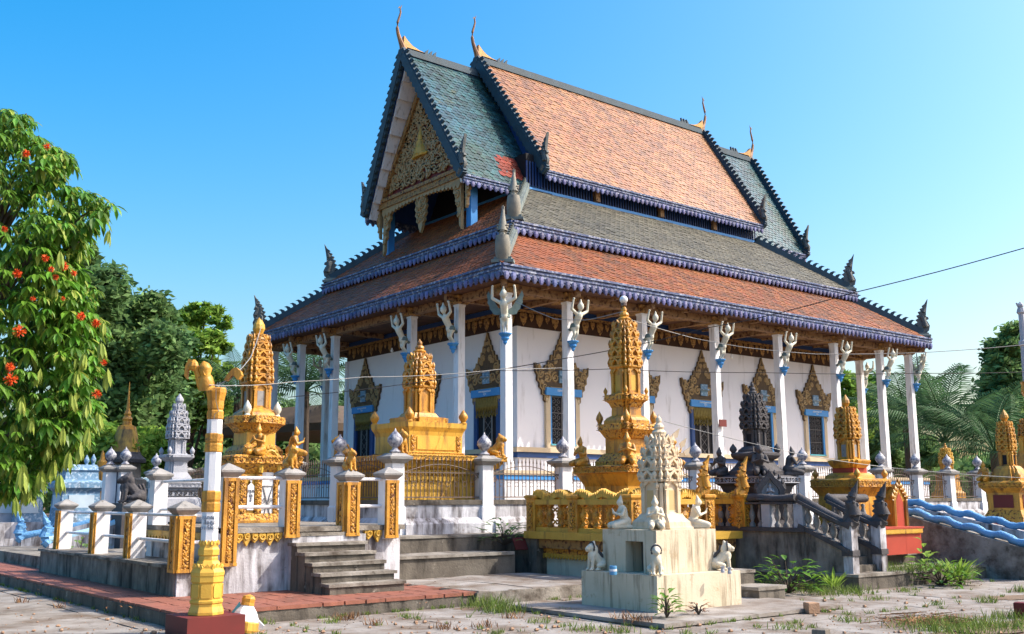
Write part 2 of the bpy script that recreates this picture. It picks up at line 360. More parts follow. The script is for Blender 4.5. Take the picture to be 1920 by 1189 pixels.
# veranda ceiling and its beams
ZC = 7.42
b = MB(); ring(b, XC - .6, YC - .6, XE + .6, YE + .6, ZC, ZC + .05, 2.7); tb(b, 'veranda_ceiling', ceilm)
XS = [0, 2.23, 5.26, 8.59, 11.9, 15.18, 18.15, XL]; YS = [0, 2.18, 4.68, 9.5, 12.0, YW]
def beam(p, q, w=.16, h=.16, m=None): tb(MB().bar((*p, ZC - h / 2 - .003), (*q, ZC - h / 2 - .003), w, h), 'ceiling_beam', m or beamm)
for x in XS[1:-1]: beam((XC + x, YC - .5), (XC + x, Y0 - .1)); beam((XC + x, Y1 + .1), (XC + x, YE + .5))
for y in YS[1:-1]: beam((XC - .5, YC + y), (X0 - .1, YC + y)); beam((X1 + .1, YC + y), (XE + .5, YC + y))
for (x, y, sx, sy) in ((XC, YC, 1, 1), (XE, YC, -1, 1), (XC, YE, 1, -1), (XE, YE, -1, -1)): beam((x - .45 * sx, y - .45 * sy), (x + 1.85 * sx, y + 1.85 * sy))
for i in range(len(XS) - 1):
    xm = (XS[i] + XS[i + 1]) / 2; beam((XC + xm, YC - .5), (XC + xm, Y0 - .1), .09, .07)
# painted lozenges of the ceiling bays
b = MB()
for i in range(len(XS) - 1):
    for h in (.25, .75):
        xm = XC + XS[i] + (XS[i + 1] - XS[i]) * h
        b.prism([(-.5, 0), (0, -.62), (.5, 0), (0, .62)], (xm, YC + .95, ZC - .012), (1, 0, 0), (0, 1, 0), .008)
tb(b, 'ceiling_panel', goldb, kind='stuff')
tb(ring(MB(), XC, YC, XE, YE, ZC - .22, ZC - .003, .12, .12), 'architrave', beamm)
# columns
colb = MB(); colb.loft(SQ, [(.15, 0), (.15, .22), (.122, .25), (.112, 4.72), (.13, 4.76), (.13, 4.80)])
colm = colb.mesh('column', white)
cap = MB(); cap.loft(SQ, [(.15, 0), (.19, .04), (.16, .06), (.18, .14), (.26, .2), (.26, .235)]);
for k in range(4):
    a = k * PI / 2
    for o in (-.14, 0, .14):
        t = MB().lathe([(.05, 0), (.075, .05), (.04, .13), (.005, .17)], (o * .75, -.185, .02), n=5); t.xf(Matrix.Rotation(a, 4, 'Z')); cap.add(t.v, t.f)
capm = cap.mesh('capital', goldb)
COLS = []
def column(x, y):
    c = inst('column', colm, temple, Vector((x, y, 2.362)) - TO); inst('capital', capm, c, (0, 0, 4.801)); COLS.append(c); return c
for x in XS: column(XC + x, YC); column(XC + x, YE)
for y in YS[1:-1]: column(XC, YC + y); column(XE, YC + y)
# winged bracket figures under the eave, one bent out from each column
kin = sculpt('bracket_figure', [
    ('c', (0, -.20, .42), (0, -.34, .66), .085, .105), ('c', (0, -.36, .70), (0, -.38, .80), .045, .045), ('e', (0, -.41, .895), (.088, .095, .112)),
    ('c', (0, -.41, .98), (0, -.42, 1.08), .05, .02),
    ('c', (-.10, -.35, .70), (-.28, -.36, .80), .052, .042), ('c', (-.28, -.36, .80), (-.27, -.42, 1.04), .04, .032), ('e', (-.26, -.43, 1.08), (.035, .045, .03)),
    ('c', (.10, -.35, .70), (.28, -.36, .80), .052, .042), ('c', (.28, -.36, .80), (.27, -.42, 1.04), .04, .032), ('e', (.26, -.43, 1.08), (.035, .045, .03)),
    ('e', (0, -.16, .38), (.11, .15, .12)),
    ('c', (-.06, -.17, .33), (-.05, -.20, .17), .065, .04), ('c', (-.05, -.20, .17), (-.05, -.08, .03), .036, .03), ('c', (-.05, -.08, .02), (-.05, -.16, .0), .028, .02),
    ('c', (.06, -.17, .33), (.05, -.20, .17), .065, .04), ('c', (.05, -.20, .17), (.05, -.08, .03), .036, .03), ('c', (.05, -.08, .02), (.05, -.16, .0), .028, .02)], .017, skinw)
wg = MB(); wpoly = [(0, 0), (.12, .10), (.24, .30), (.36, .52), (.40, .40), (.37, .30), (.38, .22), (.33, .14), (.32, .06), (.26, 0), (.23, -.07), (.14, -.09), (.04, -.08)]
wg.prism(wpoly, (.05, -.16, .52), (1, .15, 0), (0, .1, 1), .012); wg.prism([(-x, y) for x, y in wpoly], (-.05, -.16, .52), (1, -.15, 0), (0, .1, 1), .012)
wgm = wg.mesh('wing', wingm)
tl = MB().tube([(0, -.04, .34), (0, .05, .30), (0, .08, .18)], [.09, .07, .02], 6, .5); tlm = tl.mesh('tail', wingm)
skt = MB().lathe([(.10, 0), (.135, .03), (.12, .1), (.10, .13)], (0, -.16, .33), n=10); sktm = skt.mesh('skirt', wingm)
pc = MB().lathe([(.0, -.3), (.05, -.24), (.05, -.2), (.10, -.14), (.09, -.10), (.16, -.03), (.16, -.006)], (0, -.08, 0), n=8); pcm = pc.mesh('bracket_cone', bluep)
def bracket(x, y, ang, sc=1.05, wings=False):
    d = Vector((math.sin(ang), -math.cos(ang), 0))
    f = inst('bracket_figure', kin, temple, Vector((x, y, 6.02)) + d * .14 - TO, (0, 0, ang), sc)
    if wings: inst('wing', wgm, f)
    else: inst('tail', tlm, f)
    inst('skirt', sktm, f); inst('bracket_cone', pcm, f); return f
for x in XS[1:-1]: bracket(XC + x, YC, 0); bracket(XC + x, YE, PI)
for y in YS[1:-1]: bracket(XC, YC + y, -PI / 2); bracket(XE, YC + y, PI / 2)
bracket(XC, YC, -PI / 4, 1.12, True); bracket(XE, YC, PI / 4, 1.1, True); bracket(XC, YE, -3 * PI / 4, 1.1, True); bracket(XE, YE, 3 * PI / 4, 1.1, True)

# ---------------------------------------------------------------- carved scroll work
def spiral(mb, o, u, v, cx, cy, r, turns, a0, sgn=1, t=.03, depth=.02):
    o, u, v = Vector(o), Vector(u), Vector(v); w = u.cross(v).normalized(); n = int(9 * turns) + 3; pts = []
    for i in range(n):
        f = i / (n - 1); rr = r * (1 - .85 * f); a = a0 + sgn * f * turns * 2 * PI
        pts.append(o + u * (cx + math.cos(a) * rr) + v * (cy + math.sin(a) * rr) + w * depth)
    mb.tube(pts, [t * (1.0 - .35 * i / n) for i in range(n)], 5, 1, w)
def leaf_flat(mb, o, u, v, x, y, ang, l, wd, t):
    P = [(0, -wd * .3), (l * .35, -wd * .5), (l * .7, -wd * .35), (l, 0), (l * .7, wd * .35), (l * .35, wd * .5), (0, wd * .3)]
    ca, sa = math.cos(ang), math.sin(ang)
    mb.prism([(x + a * ca - b_ * sa, y + a * sa + b_ * ca) for a, b_ in P], o, u, v, t)

# ---------------------------------------------------------------- windows and doors
PED = [(.50, .02), (.57, -.22), (.66, -.46), (.75, -.36), (.74, -.22), (.83, -.20), (.82, -.06), (.92, .02), (.92, .14), (1.01, .22), (1.0, .38), (1.08, .48), (1.10, .74), (1.0, .62), (.86, .55), (.72, .60), (.70, .70), (.60, .70),
       (.56, .86), (.48, .84), (.44, 1.04), (.38, .94), (.34, 1.0), (.30, 1.18), (.24, 1.18), (.20, 1.36), (.14, 1.38), (.11, 1.54), (.07, 1.56), (0, 1.78)]
pedpoly = PED + [(-x, y) for x, y in reversed(PED[:-1])]
def scrolls(seed):
    r = random.Random(seed); b = MB(); o, u, v = (0, -.09, 0), (1, 0, 0), (0, 0, 1)
    spots = [(.30, .34, .16), (.62, .30, .16), (.88, .44, .13), (.72, .04, .11), (.92, .62, .07), (.46, .66, .14), (.18, .98, .10), (.63, -.24, .08), (.30, .86, .09), (.10, 1.22, .07), (.55, .52, .07), (.05, 1.42, .05), (.82, .18, .07)]
    for s in (-1, 1):
        for i, (x, y, rr) in enumerate(spots):
            spiral(b, o, u, v, s * x, y, rr, 1.5, r.uniform(0, 6.28), s * (1 if i % 2 else -1), .034, 0)
            leaf_flat(b, o, u, v, s * x, y, r.uniform(0, 6.28), rr * 1.1, rr * .5, .02)
    n = len(pedpoly)
    b.tube([Vector((x * .97, -.085, y * .985 + .01)) for x, y in pedpoly + pedpoly[:1]], .024, 4)
    return b
def window(name, wall, c, door=False, curtain=False, label=None, openz=None, shutters=True):
    """wall 'Y' faces -Y, 'X' faces -X; c = centre along the wall; local z 0 = lintel bottom (world 4.70)"""
    if wall == 'Y': loc, rz = Vector((c, Y0, 4.70)), 0
    else: loc, rz = Vector((X0, c, 4.70)), -PI / 2
    w = bpy.data.objects.new(name, _win[door]['frame']); COL.objects.link(w); w.parent = temple; w.location = loc - TO; w.rotation_euler = (0, 0, rz)
    for k, me in _win[door].items():
        if k == 'frame' or (k == 'curtain' and not curtain): continue
        inst(k.rstrip('.'), me, w)
    return w
_win = {}
pedb = M('pediment ground', (.12, .08, .045), (.07, .045, .028), sc=6, rough=.7)
for door in (False, True):
    zb = -2.33 if door else -1.5; hw = .56 if door else .51
    d = {}
    f = MB(); fw = .17 if not door else .10
    f.box(-hw - fw, -.10, zb - (0 if door else .08), -hw, .02, .0); f.box(hw, -.10, zb - (0 if door else .08), hw + fw, .02, .0)
    if not door: f.box(-hw, -.10, zb - .08, hw, .02, zb)
    d['frame'] = f.mesh('frame', frame if not door else navy)
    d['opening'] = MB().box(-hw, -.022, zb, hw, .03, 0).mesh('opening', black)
    for q, (a_, b_) in (('shutter', (hw - .10, hw - .003)), ('shutter.', (-hw + .003, -hw + .06))):
        d[q] = MB().box(a_, -.09, zb, b_, -.025, -.003).mesh('shutter', bluep if not door else navy)
    g = MB()
    if door:
        g.box(-.22, -.06, zb, -.16, -.03, -.1); g.box(.18, -.06, zb, .24, -.03, -.1)
    nx, nz = (2, 3)
    gx0, gx1, gz0, gz1 = -hw + .06, hw - .10, zb + .02, -.03
    if not door:
        for i in range(nx + 1): x = gx0 + (gx1 - gx0) * i / nx; g.box(x - .008, -.05, gz0, x + .008, -.035, gz1)
        for i in range(nz + 1): z = gz0 + (gz1 - gz0) * i / nz; g.box(gx0, -.052, z - .01, gx1, -.036, z + .01)
        for i in range(nx):
            for k2 in range(nz):
                cx_, cz_ = gx0 + (gx1 - gx0) * (i + .5) / nx, gz0 + (gz1 - gz0) * (k2 + .5) / nz
                for s in (-1, 1):
                    for s2 in (-1, 1): spiral(g, (0, -.045, 0), (1, 0, 0), (0, 0, 1), cx_ + s * .1, cz_ + s2 * .11, .09, 1.2, PI / 2 * s2, s * s2, .008, 0)
                g.lathe([(.03, -.015), (.04, 0), (.03, .015)], (cx_, -.05, cz_), n=6)
    else:
        for k2 in range(5):
            z = zb + .35 + k2 * .32; g.bar((-.15, -.045, z), (.17, -.045, z + .3), .012); g.bar((.17, -.045, z), (-.15, -.045, z + .3), .012)
    d['grille'] = g.mesh('grille', grillm)
    if not door: d['sill'] = MB().box(-hw, -.13, zb - .0, hw, -.054, zb + .045).mesh('sill', teal)
    d['lintel_sign'] = MB().box(-.72, -.17, .003, .72, -.02, .235).mesh('lintel_sign', bluep)
    d['pediment'] = MB().prism(pedpoly, (0, -.045, .24 - .02), (1, 0, 0), (0, 0, 1), .04).mesh('pediment', pedb)
    sc_ = scrolls(3 + door).xf(Matrix.Translation((0, 0, .22))); d['pediment_scrollwork'] = sc_.mesh('pediment_scrollwork', scrollm)
    md = MB(); md.box(-.17, -.14, .40, .17, -.10, .80); md.lathe([(.19, -.02), (.2, 0), (.19, .02)], (0, -.12, .6), n=8)
    d['medallion'] = md.xf(Matrix()).mesh('medallion', palebl)
    if door:
        c_ = MB()
        for i in range(14):
            x = -.52 + 1.04 * i / 13; c_.tube([(x, -.085, -.01), (x + .01, -.10, -.3), (x, -.09, -.62 + .05 * (i % 2))], [.042, .045, .035], 5)
        d['curtain'] = c_.mesh('curtain', gilt)
    tx = text_mesh('សាលាពុទ្ធសាសនា\nវត្ត' if door else 'ពុទ្ធសាសនា ជាតិ\nវត្ត', .085, inkw); tx.transform(Matrix.Translation((0, -.172, .12)) @ Matrix.Rotation(PI / 2, 4, 'X'))
    d['lettering'] = tx
    _win[door] = d
for c in (20.75, 24.0, 30.5, 33.65): window('window', 'Y', c)
window('door', 'Y', 27.22, True, True)
window('door', 'X', 24.98, True, True); window('door', 'X', 32.35, True, True); window('window', 'X', 28.65)

# ---------------------------------------------------------------- roofs
def tile_shape(w, h, t=.02):
    """scale-shaped tile, x across, y up the slope, z out; its tip at y=0"""
    v = [(-w / 2, h * .45, .012), (0, 0, t), (w / 2, h * .45, .012), (w / 2, h * 1.55, 0), (-w / 2, h * 1.55, 0), (-w / 2, h * .45, -.012), (0, 0, -.01), (w / 2, h * .45, -.012)]
    return v, [(0, 1, 2, 3, 4), (5, 6, 1, 0), (6, 7, 2, 1)]
def tiles(A, B, C_, D, w, h, r, pick=None, t=.026):
    """A,B eave ends, C_,D ridge ends (B->C_). Returns MB of tiles and a list of matrices of the tiles `pick` accepts."""
    A, B, C_, D = map(Vector, (A, B, C_, D)); u = (B - A).normalized(); n = u.cross((D - A)).normalized()
    if n.z < 0: n = -n
    v = n.cross(u); H = (D - A).dot(v); La = (D - A).dot(u); Lb = (C_ - B).dot(u); LL = (B - A).length
    mb = MB(); mats = []; sv, sf = tile_shape(w, h, t); rows = int(H / h)
    for k in range(rows):
        y = k * h; f = y / H; x0 = La * f; x1 = LL + Lb * f; off = (k % 2) * w / 2
        i0 = int((x0 - off) / w); i = i0
        while True:
            x = i * w + off; i += 1
            if x < x0 - w * .3: continue
            if x > x1 + w * .3: break
            jz = r.uniform(-.006, .008); jy = r.uniform(-.01, .01)
            if pick and x0 + w < x < x1 - w and pick(A + u * x + v * y):
                mats.append(Matrix(((u.x, v.x, n.x, 0), (u.y, v.y, n.y, 0), (u.z, v.z, n.z, 0), (0, 0, 0, 1))).copy()); mats[-1].translation = A + u * x + v * (y + jy) + n * (.03 + jz); continue
            pts = []
            for (a, b_, c_) in sv:
                X = min(max(x + a, x0 - .02), x1 + .02); pts.append(A + u * X + v * min(y + b_ + jy, H) + n * (c_ + .03 + jz))
            mb.add(pts, sf)
    return mb, mats
def deck(A, B, C_, D, t=.06):
    A, B, C_, D = map(Vector, (A, B, C_, D)); n = (B - A).cross(D - A).normalized()
    if n.z < 0: n = -n
    b = MB(); b.add([A, B, C_, D, A - n * t, B - n * t, C_ - n * t, D - n * t], [(0, 1, 2, 3), (7, 6, 5, 4), (0, 4, 5, 1), (1, 5, 6, 2), (2, 6, 7, 3), (3, 7, 4, 0)]); return b
def fascia(P, Q, n, zt, h, mparent, sp=.24, med=True):
    P, Q, n = Vector((*P, 0)), Vector((*Q, 0)), Vector((*n, 0)); L = (Q - P).length; u = (Q - P).normalized(); up = Vector((0, 0, 1))
    b = MB()
    def strip(o0, o1, z0, z1): b.obox((P + Q) / 2 + n * (o0 + o1) / 2 + up * (z0 + z1) / 2, (Q - P) / 2, n * (o1 - o0) / 2, up * (z1 - z0) / 2)
    strip(-.05, .02, zt - h * .78, zt); strip(.022, .07, zt - h * .12, zt + .01); strip(.022, .05, zt - h * .36, zt - h * .26); strip(.022, .04, zt - h * .62, zt - h * .55)
    fb = tb(b, 'fascia', fasc, mparent)
    if med:
        m = MB(); N = int(L / sp)
        for i in range(N):
            c = P + u * (L * (i + .5) / N) + n * .045; zz = zt - h * .5
            prof = [(.03, -h * .52), (sp * .28, -h * .42), (sp * .38, -h * .24), (sp * .30, -h * .04), (.03, 0)]
            t = MB().lathe(prof, (0, 0, 0), n=6, sy=.45)
            t.xf(Matrix.Translation(c + up * zz) @ Matrix(((u.x, n.x, 0, 0), (u.y, n.y, 0, 0), (0, 0, 1, 0), (0, 0, 0, 1)))); m.add(t.v, t.f)
        tb(m, 'fascia_medallions', fmed, fb, kind='stuff')
    return fb
def naga_mb(fat=1.0, sc=1.0, serr=True):
    pts = [(-.16, 0), (.14, -.02), (.27, .09), (.31, .26), (.25, .40), (.19, .47), (.29, .50), (.27, .57), (.20, .60), (.21, .74), (.24, .92), (.30, 1.22),
           (.20, 1.06), (.10, .99), (.13, .92), (.02, .88), (.06, .80), (-.05, .77), (0, .68), (-.11, .64), (-.05, .55), (-.15, .49), (-.08, .41), (-.16, .33), (-.08, .26), (-.17, .16)]
    b = MB(); b.prism([(x * sc, y * sc) for x, y in pts], (0, 0, 0), (1, 0, 0), (0, 0, 1), .05 * fat * sc)
    b.tube([(x * sc, 0, y * sc) for x, y in [(-.02, -.05), (.12, .08), (.17, .24), (.12, .42), (.08, .58), (.12, .76), (.20, .95), (.28, 1.18)]], [r * fat * sc for r in (.12, .13, .13, .11, .12, .09, .055, .01)], 8, 1)
    b.tube([(.1 * sc, 0, .53 * sc), (.27 * sc, 0, .53 * sc)], [.1 * fat * sc, .035 * fat * sc], 6)
    for s in (-1, 1): b.lathe([(.01, -.03), (.03, 0), (.01, .03)], (.16 * sc, s * .10 * fat * sc, .6 * sc), n=6)
    return b
def hood_mb():
    b = MB(); N = 12; pts = []; rad = []
    for i in range(N + 1):
        t = i / N; pts.append((.10 + .07 * math.sin(t * 4.2) + .06 * t, 0, -.05 + 1.28 * t)); rad.append((.15 + .03 * math.sin(t * 6.0)) * (1 - t ** 2.2) + .006)
    b.tube(pts, rad, 12)
    for i in range(8):
        z = .38 + i * .105; r_ = .15 * (1 - (z / 1.25) ** 2.2); b.prism([(-.09 - r_, z), (-.05 - r_, z - .06), (.02 - r_ * .6, z - .02), (.02 - r_ * .6, z + .08), (-.07 - r_, z + .10)], (.13, 0, 0), (1, 0, 0), (0, 0, 1), .03)
    b.tube([(.16, 0, .47), (.31, 0, .50)], [.10, .05], 8); b.tube([(.16, 0, .57), (.30, 0, .60)], [.10, .045], 8)
    for s in (-1, 1):
        b.lathe([(.01, -.04), (.035, 0), (.01, .04)], (.22, s * .11, .66), n=8); b.tube([(.25, s * .09, .72), (.18, s * .13, .74), (.10, s * .12, .70)], [.015, .02, .01], 5)
    return b
naga_me = naga_mb().mesh('naga_finial', nagam, True); naga_fat = hood_mb().mesh('naga_finial', nagat, True)
def naga(p, ang, parent, sc=1, fat=False):
    return inst('naga_finial', naga_fat if fat else naga_me, parent, Vector(p) - TO, (0, 0, ang), sc)
def crest(mb, P, Q, lean, h=.2, sp=.26, up=Vector((0, 0, 1)), side=None, th=.03):
    """row of little hooked crockets from P to Q, curling towards Q*lean"""
    P, Q = Vector(P), Vector(Q); L = (Q - P).length; u = (Q - P) / L
    v = (up - u * up.dot(u)).normalized(); N = max(1, int(L / sp))
    for i in range(N):
        o = P + u * (L * (i + .5) / N); w = sp
        mb.prism([(-w * .35, -.02), (w * .30, -.02), (w * .25, h * .35), (w * .42 * lean, h * .75), (w * .75 * lean, h), (w * .05 * lean, h * .9), (-w * .28, h * .45)] if lean > 0 else
                 [(w * .35, -.02), (w * .28, h * .45), (-w * .05, h * .9), (w * .75 * lean, h), (w * .42 * lean, h * .75), (-w * .25, h * .35), (-w * .30, -.02)], o, u, v, th)
rr = random.Random(5)
tile_me = MB().add(*tile_shape(.23, .145, .024)).mesh('roof_tile', roofl)
def hip_roof(name, x0, y0, x1, y1, z, ix, top, matY, matX, tw, th, fh, mpick=None):
    """hipped skirt roof: eave rectangle at height z, rising over an inset ix to height top"""
    e = [Vector((x0, y0, z)), Vector((x1, y0, z)), Vector((x1, y1, z)), Vector((x0, y1, z))]
    t = [Vector((x0 + ix, y0 + ix, top)), Vector((x1 - ix, y0 + ix, top)), Vector((x1 - ix, y1 - ix, top)), Vector((x0 + ix, y1 - ix, top))]
    root = None
    for k in range(4):
        a, b_, c_, d_ = e[k], e[(k + 1) % 4], t[(k + 1) % 4], t[k]
        dk = deck(a, b_, c_, d_)
        if root is None: root = tb(dk, name, concd)
        else: tb(dk, 'roof_slope', concd, root)
        m = matY if k % 2 == 0 else matX
        tm, mats = tiles(a, b_, c_, d_, tw, th, rr, mpick if k in (0, 3) else None)
        for M_ in mats[:300]:
            o = inst('roof_tile', tile_me, root); o.matrix_local = Matrix.Translation(-TO) @ M_
        tb(tm, 'roof_tiles', m, root, kind='stuff')
        n = (0, -1) if k == 0 else (1, 0) if k == 1 else (0, 1) if k == 2 else (-1, 0)
        fascia(a.xy, b_.xy, n, z + .03, fh, root, med=True)
        hb = MB(); hb.bar(a + (t[k] - a).normalized() * .25 + Vector((0, 0, .1)), t[k] + Vector((0, 0, .1)), .26, .22); hb.bar(a + (t[k] - a).normalized() * .25 + Vector((0, 0, .2)), t[k] + Vector((0, 0, .2)), .14, .10)
        crest(hb, a + (t[k] - a).normalized() * .5 + Vector((0, 0, .24)), t[k] + Vector((0, 0, .24)), -.7 if k in (0, 1, 2, 3) else .7, .2, .24)
        tb(hb, 'hip_ridge', hipm if k == 0 else ridgem, root)
        dx, dy = (a - (e[0] + e[2]) / 2).xy; ang = math.atan2(1 if dy > 0 else -1, 1 if dx > 0 else -1)
        bs = MB().loft(SQ, [(.3, 0), (.3, .08), (.24, .1), (.24, .16)], a + (t[k] - a).normalized() * .42 + Vector((0, 0, -.12)), PI / 4); tb(bs, 'finial_base', hipm, root)
        naga(a + (t[k] - a).normalized() * .42 + Vector((0, 0, .05)), ang, root, 1.18 if k == 0 else 1.12, k == 0)
    return root
E1 = .656
lower = hip_roof('lower_roof', XC - E1, YC - E1, XE + E1, YE + E1, 7.76, 2.2, 9.42, roofl, roofl, .23, .145, .42,
                 lambda p: (p - Vector((16.4, 20.9, 7.76))).length < 3.6)
E2 = 1.27
middle = hip_roof('middle_roof', XC + E2, YC + E2, XE - E2, YE - E2, 9.68, 2.75, 11.86, roofgr, roofl, .23, .145, .40)
# clerestory between the middle roof and the gabled roof
cx0, cy0, cx1, cy1 = XC + E2 + 2.72, YC + E2 + 2.72, XE - E2 - 2.72, YE - E2 - 2.72
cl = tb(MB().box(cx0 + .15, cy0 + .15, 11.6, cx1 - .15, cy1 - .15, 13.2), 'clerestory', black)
tb(ring(MB(), cx0, cy0, cx1, cy1, 11.80, 11.96, .1, .02), 'clerestory_sill', bluep, cl)
g = MB(); x = cx0 + .1
while x < cx1: g.box(x, cy0 + .06, 11.96, x + .04, cy0 + .1, 12.9); x += .13
tb(g, 'clerestory_bars', navy, cl, kind='stuff')
for x in (24.3, 27.6, 30.6): tb(MB().cb(x, cy0 + .02, 12.0, .2, .2, .42), 'clerestory_post', beamm, cl)
for x in (21.75, 33.1): tb(MB().prism([(-3.0, 0), (3.0, 0), (3.0, .6), (0, 5.1), (-3.0, .6)], (x, YM, 12.1), (0, 1, 0), (0, 0, 1), .04), 'gable_wall', navy, cl)

def gable_roof(name, xa, xe, xb, xf, zr, ze, dy, mat, front, back, plate_red=False):
    """ridge xa..xb at zr (apex leans out), eave xe..xf at ze, +-dy"""
    root = None
    for s in (-1, 1):
        A, B = Vector((xe, YM + s * dy, ze)), Vector((xf, YM + s * dy, ze)); C_, D = Vector((xb, YM, zr)), Vector((xa, YM, zr))
        dk = deck(A, B, C_, D, .10)
        if root is None: root = tb(dk, name, navy)
        else: tb(dk, 'roof_slope', navy, root)
        if s > 0: tm, _ = tiles(B, A, D, C_, .22, .15, rr)
        else: tm, _ = tiles(A, B, C_, D, .22, .15, rr)
        tb(tm, 'roof_tiles', mat, root, kind='stuff')
        fascia((A if s < 0 else B).xy, (B if s < 0 else A).xy, (0, s), ze + .02, .36, root, .22)
        for end, (P, Q, sx) in enumerate(((A, D, -1), (B, C_, 1))):
            if not (front, back)[end]: continue
            d = (Q - P).normalized(); nn = Vector((1, 0, 0)).cross(d) * (1 if s < 0 else -1)
            nn = nn if nn.z > 0 else -nn
            bb = MB(); o = Vector((sx * .05, 0, 0))
            bb.bar(P + o - d * .05 + nn * .02, Q + o + nn * .02 + d * .12, .18, .28, nn); bb.bar(P + o + nn * .17, Q + o + nn * .17 + d * .1, .13, .09, nn)
            # scalloped lower edge
            L = (Q - P).length; N = int(L / .27)
            for i in range(N):
                c = P + d * (L * (i + .5) / N) + o - nn * .12; bb.prism([(-.13, .06), (-.10, -.04), (0, -.09), (.10, -.04), (.13, .06)], c, d, nn, .06)
            crest(bb, P + o + nn * .20 + d * .3, Q + o + nn * .20, -.6, .17, .25, nn, th=.035)
            tb(bb, 'barge_board', ridgem, root)
            naga(P + o + Vector((0, s * -.05, .0)) + d * .12, PI / 2 * s, root, 1.0)
    rb = MB(); rb.box(xa + .1, YM - .12, zr - .02, xb - .1, YM + .12, zr + .2); rb.box(xa + .1, YM - .07, zr + .2, xb - .1, YM + .07, zr + .27); tb(rb, 'ridge', ridgem, root)
    for end, (x, sx) in enumerate(((xa, -1), (xb, 1))):
        if not (front, back)[end]: continue
        ch = MB(); path = [(0, -.1), (.07, .12), (.16, .30), (.24, .50), (.28, .70), (.265, .92), (.20, 1.14), (.15, 1.32), (.17, 1.46), (.10, 1.62)]
        ch.tube([(x + sx * a, YM, zr + .2 + z) for a, z in path], [.13, .10, .075, .062, .055, .047, .04, .033, .026, .006], 8)
        ch.prism([(0, .0), (.10, -.05), (.04, .05)], (x + sx * .16, YM, zr + .2 + 1.5), (sx, 0, 0), (0, 0, 1), .01)
        c = tb(ch, 'chofa', M_chofa, root)
        pl_ = MB(); q = [(.05, -.1), (.02, .42), (-.12, .28), (-.32, .14), (-.60, .05), (-.85, .02), (-.85, -.1)]
        pl_.prism(q if sx > 0 else [(a, z) for a, z in reversed(q)], (x, YM, zr + .25), (sx, 0, 0), (0, 0, 1), .07); tb(pl_, 'gilt_plate', gold, c)
        cr = MB()
        for i in range(3): cr.prism([(0, 0), (.14, 0), (.17, .2), (.08, .12)], (x - sx * (.85 + i * .17), YM, zr + .26), (-sx, 0, 0), (0, 0, 1), .04)
        tb(cr, 'ridge_crest', ridgem, c)
    return root
M_chofa = M('chofa paint', (.34, .16, .05), (.12, .07, .05), sc=3, rough=.5)
main = gable_roof('main_roof', 21.35, 21.7, 33.75, 33.3, 17.55, 12.55, 3.40, rooft, True, True)
porch_f = gable_roof('front_porch_roof', 18.10, 18.5, 22.0, 22.2, 16.95, 11.86, 3.06, roofg, True, False)
porch_b = gable_roof('rear_porch_roof', 33.0, 33.0, 37.05, 36.6, 16.95, 11.86, 3.06, roofg, False, True)
# patch of red tiles on the front porch roof, low at its far end
pr_n = Vector((0, -(16.95 - 11.86), 3.06)).normalized(); pr_v = Vector((0, 3.06, 16.95 - 11.86)).normalized()
pm = MB(); sv, sf = tile_shape(.25, .17, .03)
for k in range(6):
    for i in range(5 - abs(k - 3) // 2):
        o = Vector((20.25 + i * .25 + (k % 2) * .125 + k * .02, YM - 3.06, 11.86)) + pr_v * (.35 + k * .17) + pr_n * .045
        pm.add([o + Vector((1, 0, 0)) * a + pr_v * b_ + pr_n * c_ for a, b_, c_ in sv], sf)
tb(pm, 'red_tile_patch', rooft_red, porch_f)
# white stepped soffit panels inside the front gable
for s in (-1, 1):
    P = Vector((0, YM + s * 3.06, 11.86)); Q = Vector((0, YM, 16.95)); d = (Q - P).normalized(); nn = Vector((0, -s * d.z, s * d.y)); nn = nn if nn.z < 0 else -nn
    L = (Q - P).length
    for k in range(9):
        f = (k + .5) / 9; c = P + d * (L * f * .97 - .05) + nn * (.20); xx = 18.5 - .38 * f
        c.x = (xx + 18.98) / 2 + .06
        dd = (d - nn * .17).normalized(); n2 = (nn + d * .17).normalized()
        tb(MB().obox(c, Vector(((18.98 - xx) / 2 - .02, 0, 0)), dd * (L / 18 - .008), n2 * .045), 'soffit_panel', white, porch_f)
# carved pediment
XP = 18.93
pd = MB(); pd.prism([(-2.45, 0), (2.45, 0), (0, 3.62)], (XP + .05, YM, 12.32), (0, -1, 0), (0, 0, 1), .05)
ped = tb(pd, 'gable_pediment', dred, porch_f)
fr = MB()
for s in (-1, 1):
    fr.bar((XP - .06, YM + s * 2.5, 12.3), (XP - .06, YM, 15.98), .16, .16, (1, 0, 0)); fr.bar((XP - .06, YM + s * 2.3, 12.42), (XP - .06, YM, 15.72), .05, .24, (1, 0, 0))
tb(fr, 'pediment_border', goldb, ped)
sw = MB(); r2 = random.Random(12); o, u, v = Vector((XP - .05, YM, 12.5)), Vector((0, -1, 0)), Vector((0, 0, 1))
cells = []
for row in range(9):
    y = .18 + row * .33; half = 2.1 * (1 - y / 3.35); n = max(1, int(half / .34))
    for i in range(n + 1):
        x = half * (i + .35) / (n + .7)
        for s in (-1, 1): cells.append((s * x, y, .19, s))
for x, y, R_, s in cells:
    spiral(sw, o, u, v, x, y, R_, 1.6, r2.uniform(0, 6.28), s * r2.choice((-1, 1)), .034, .01)
    for q in range(3): leaf_flat(sw, o, u, v, x, y, r2.uniform(0, 6.28), R_ * 1.25, R_ * .55, .045)
tb(sw, 'pediment_scrollwork', scrollm, ped)
fg = MB(); fg.lathe([(.1, -.34), (.34, -.30), (.30, -.1), (.22, 0), (.18, .18), (.1, .24), (.12, .34), (.09, .44), (.03, .62), (.01, .75)], (XP - .1, YM, 13.75), n=8, sx=.5); fg.lathe([(.45, -.06), (.5, 0), (.45, .06)], (XP - .08, YM, 13.42), n=10, sx=.35)
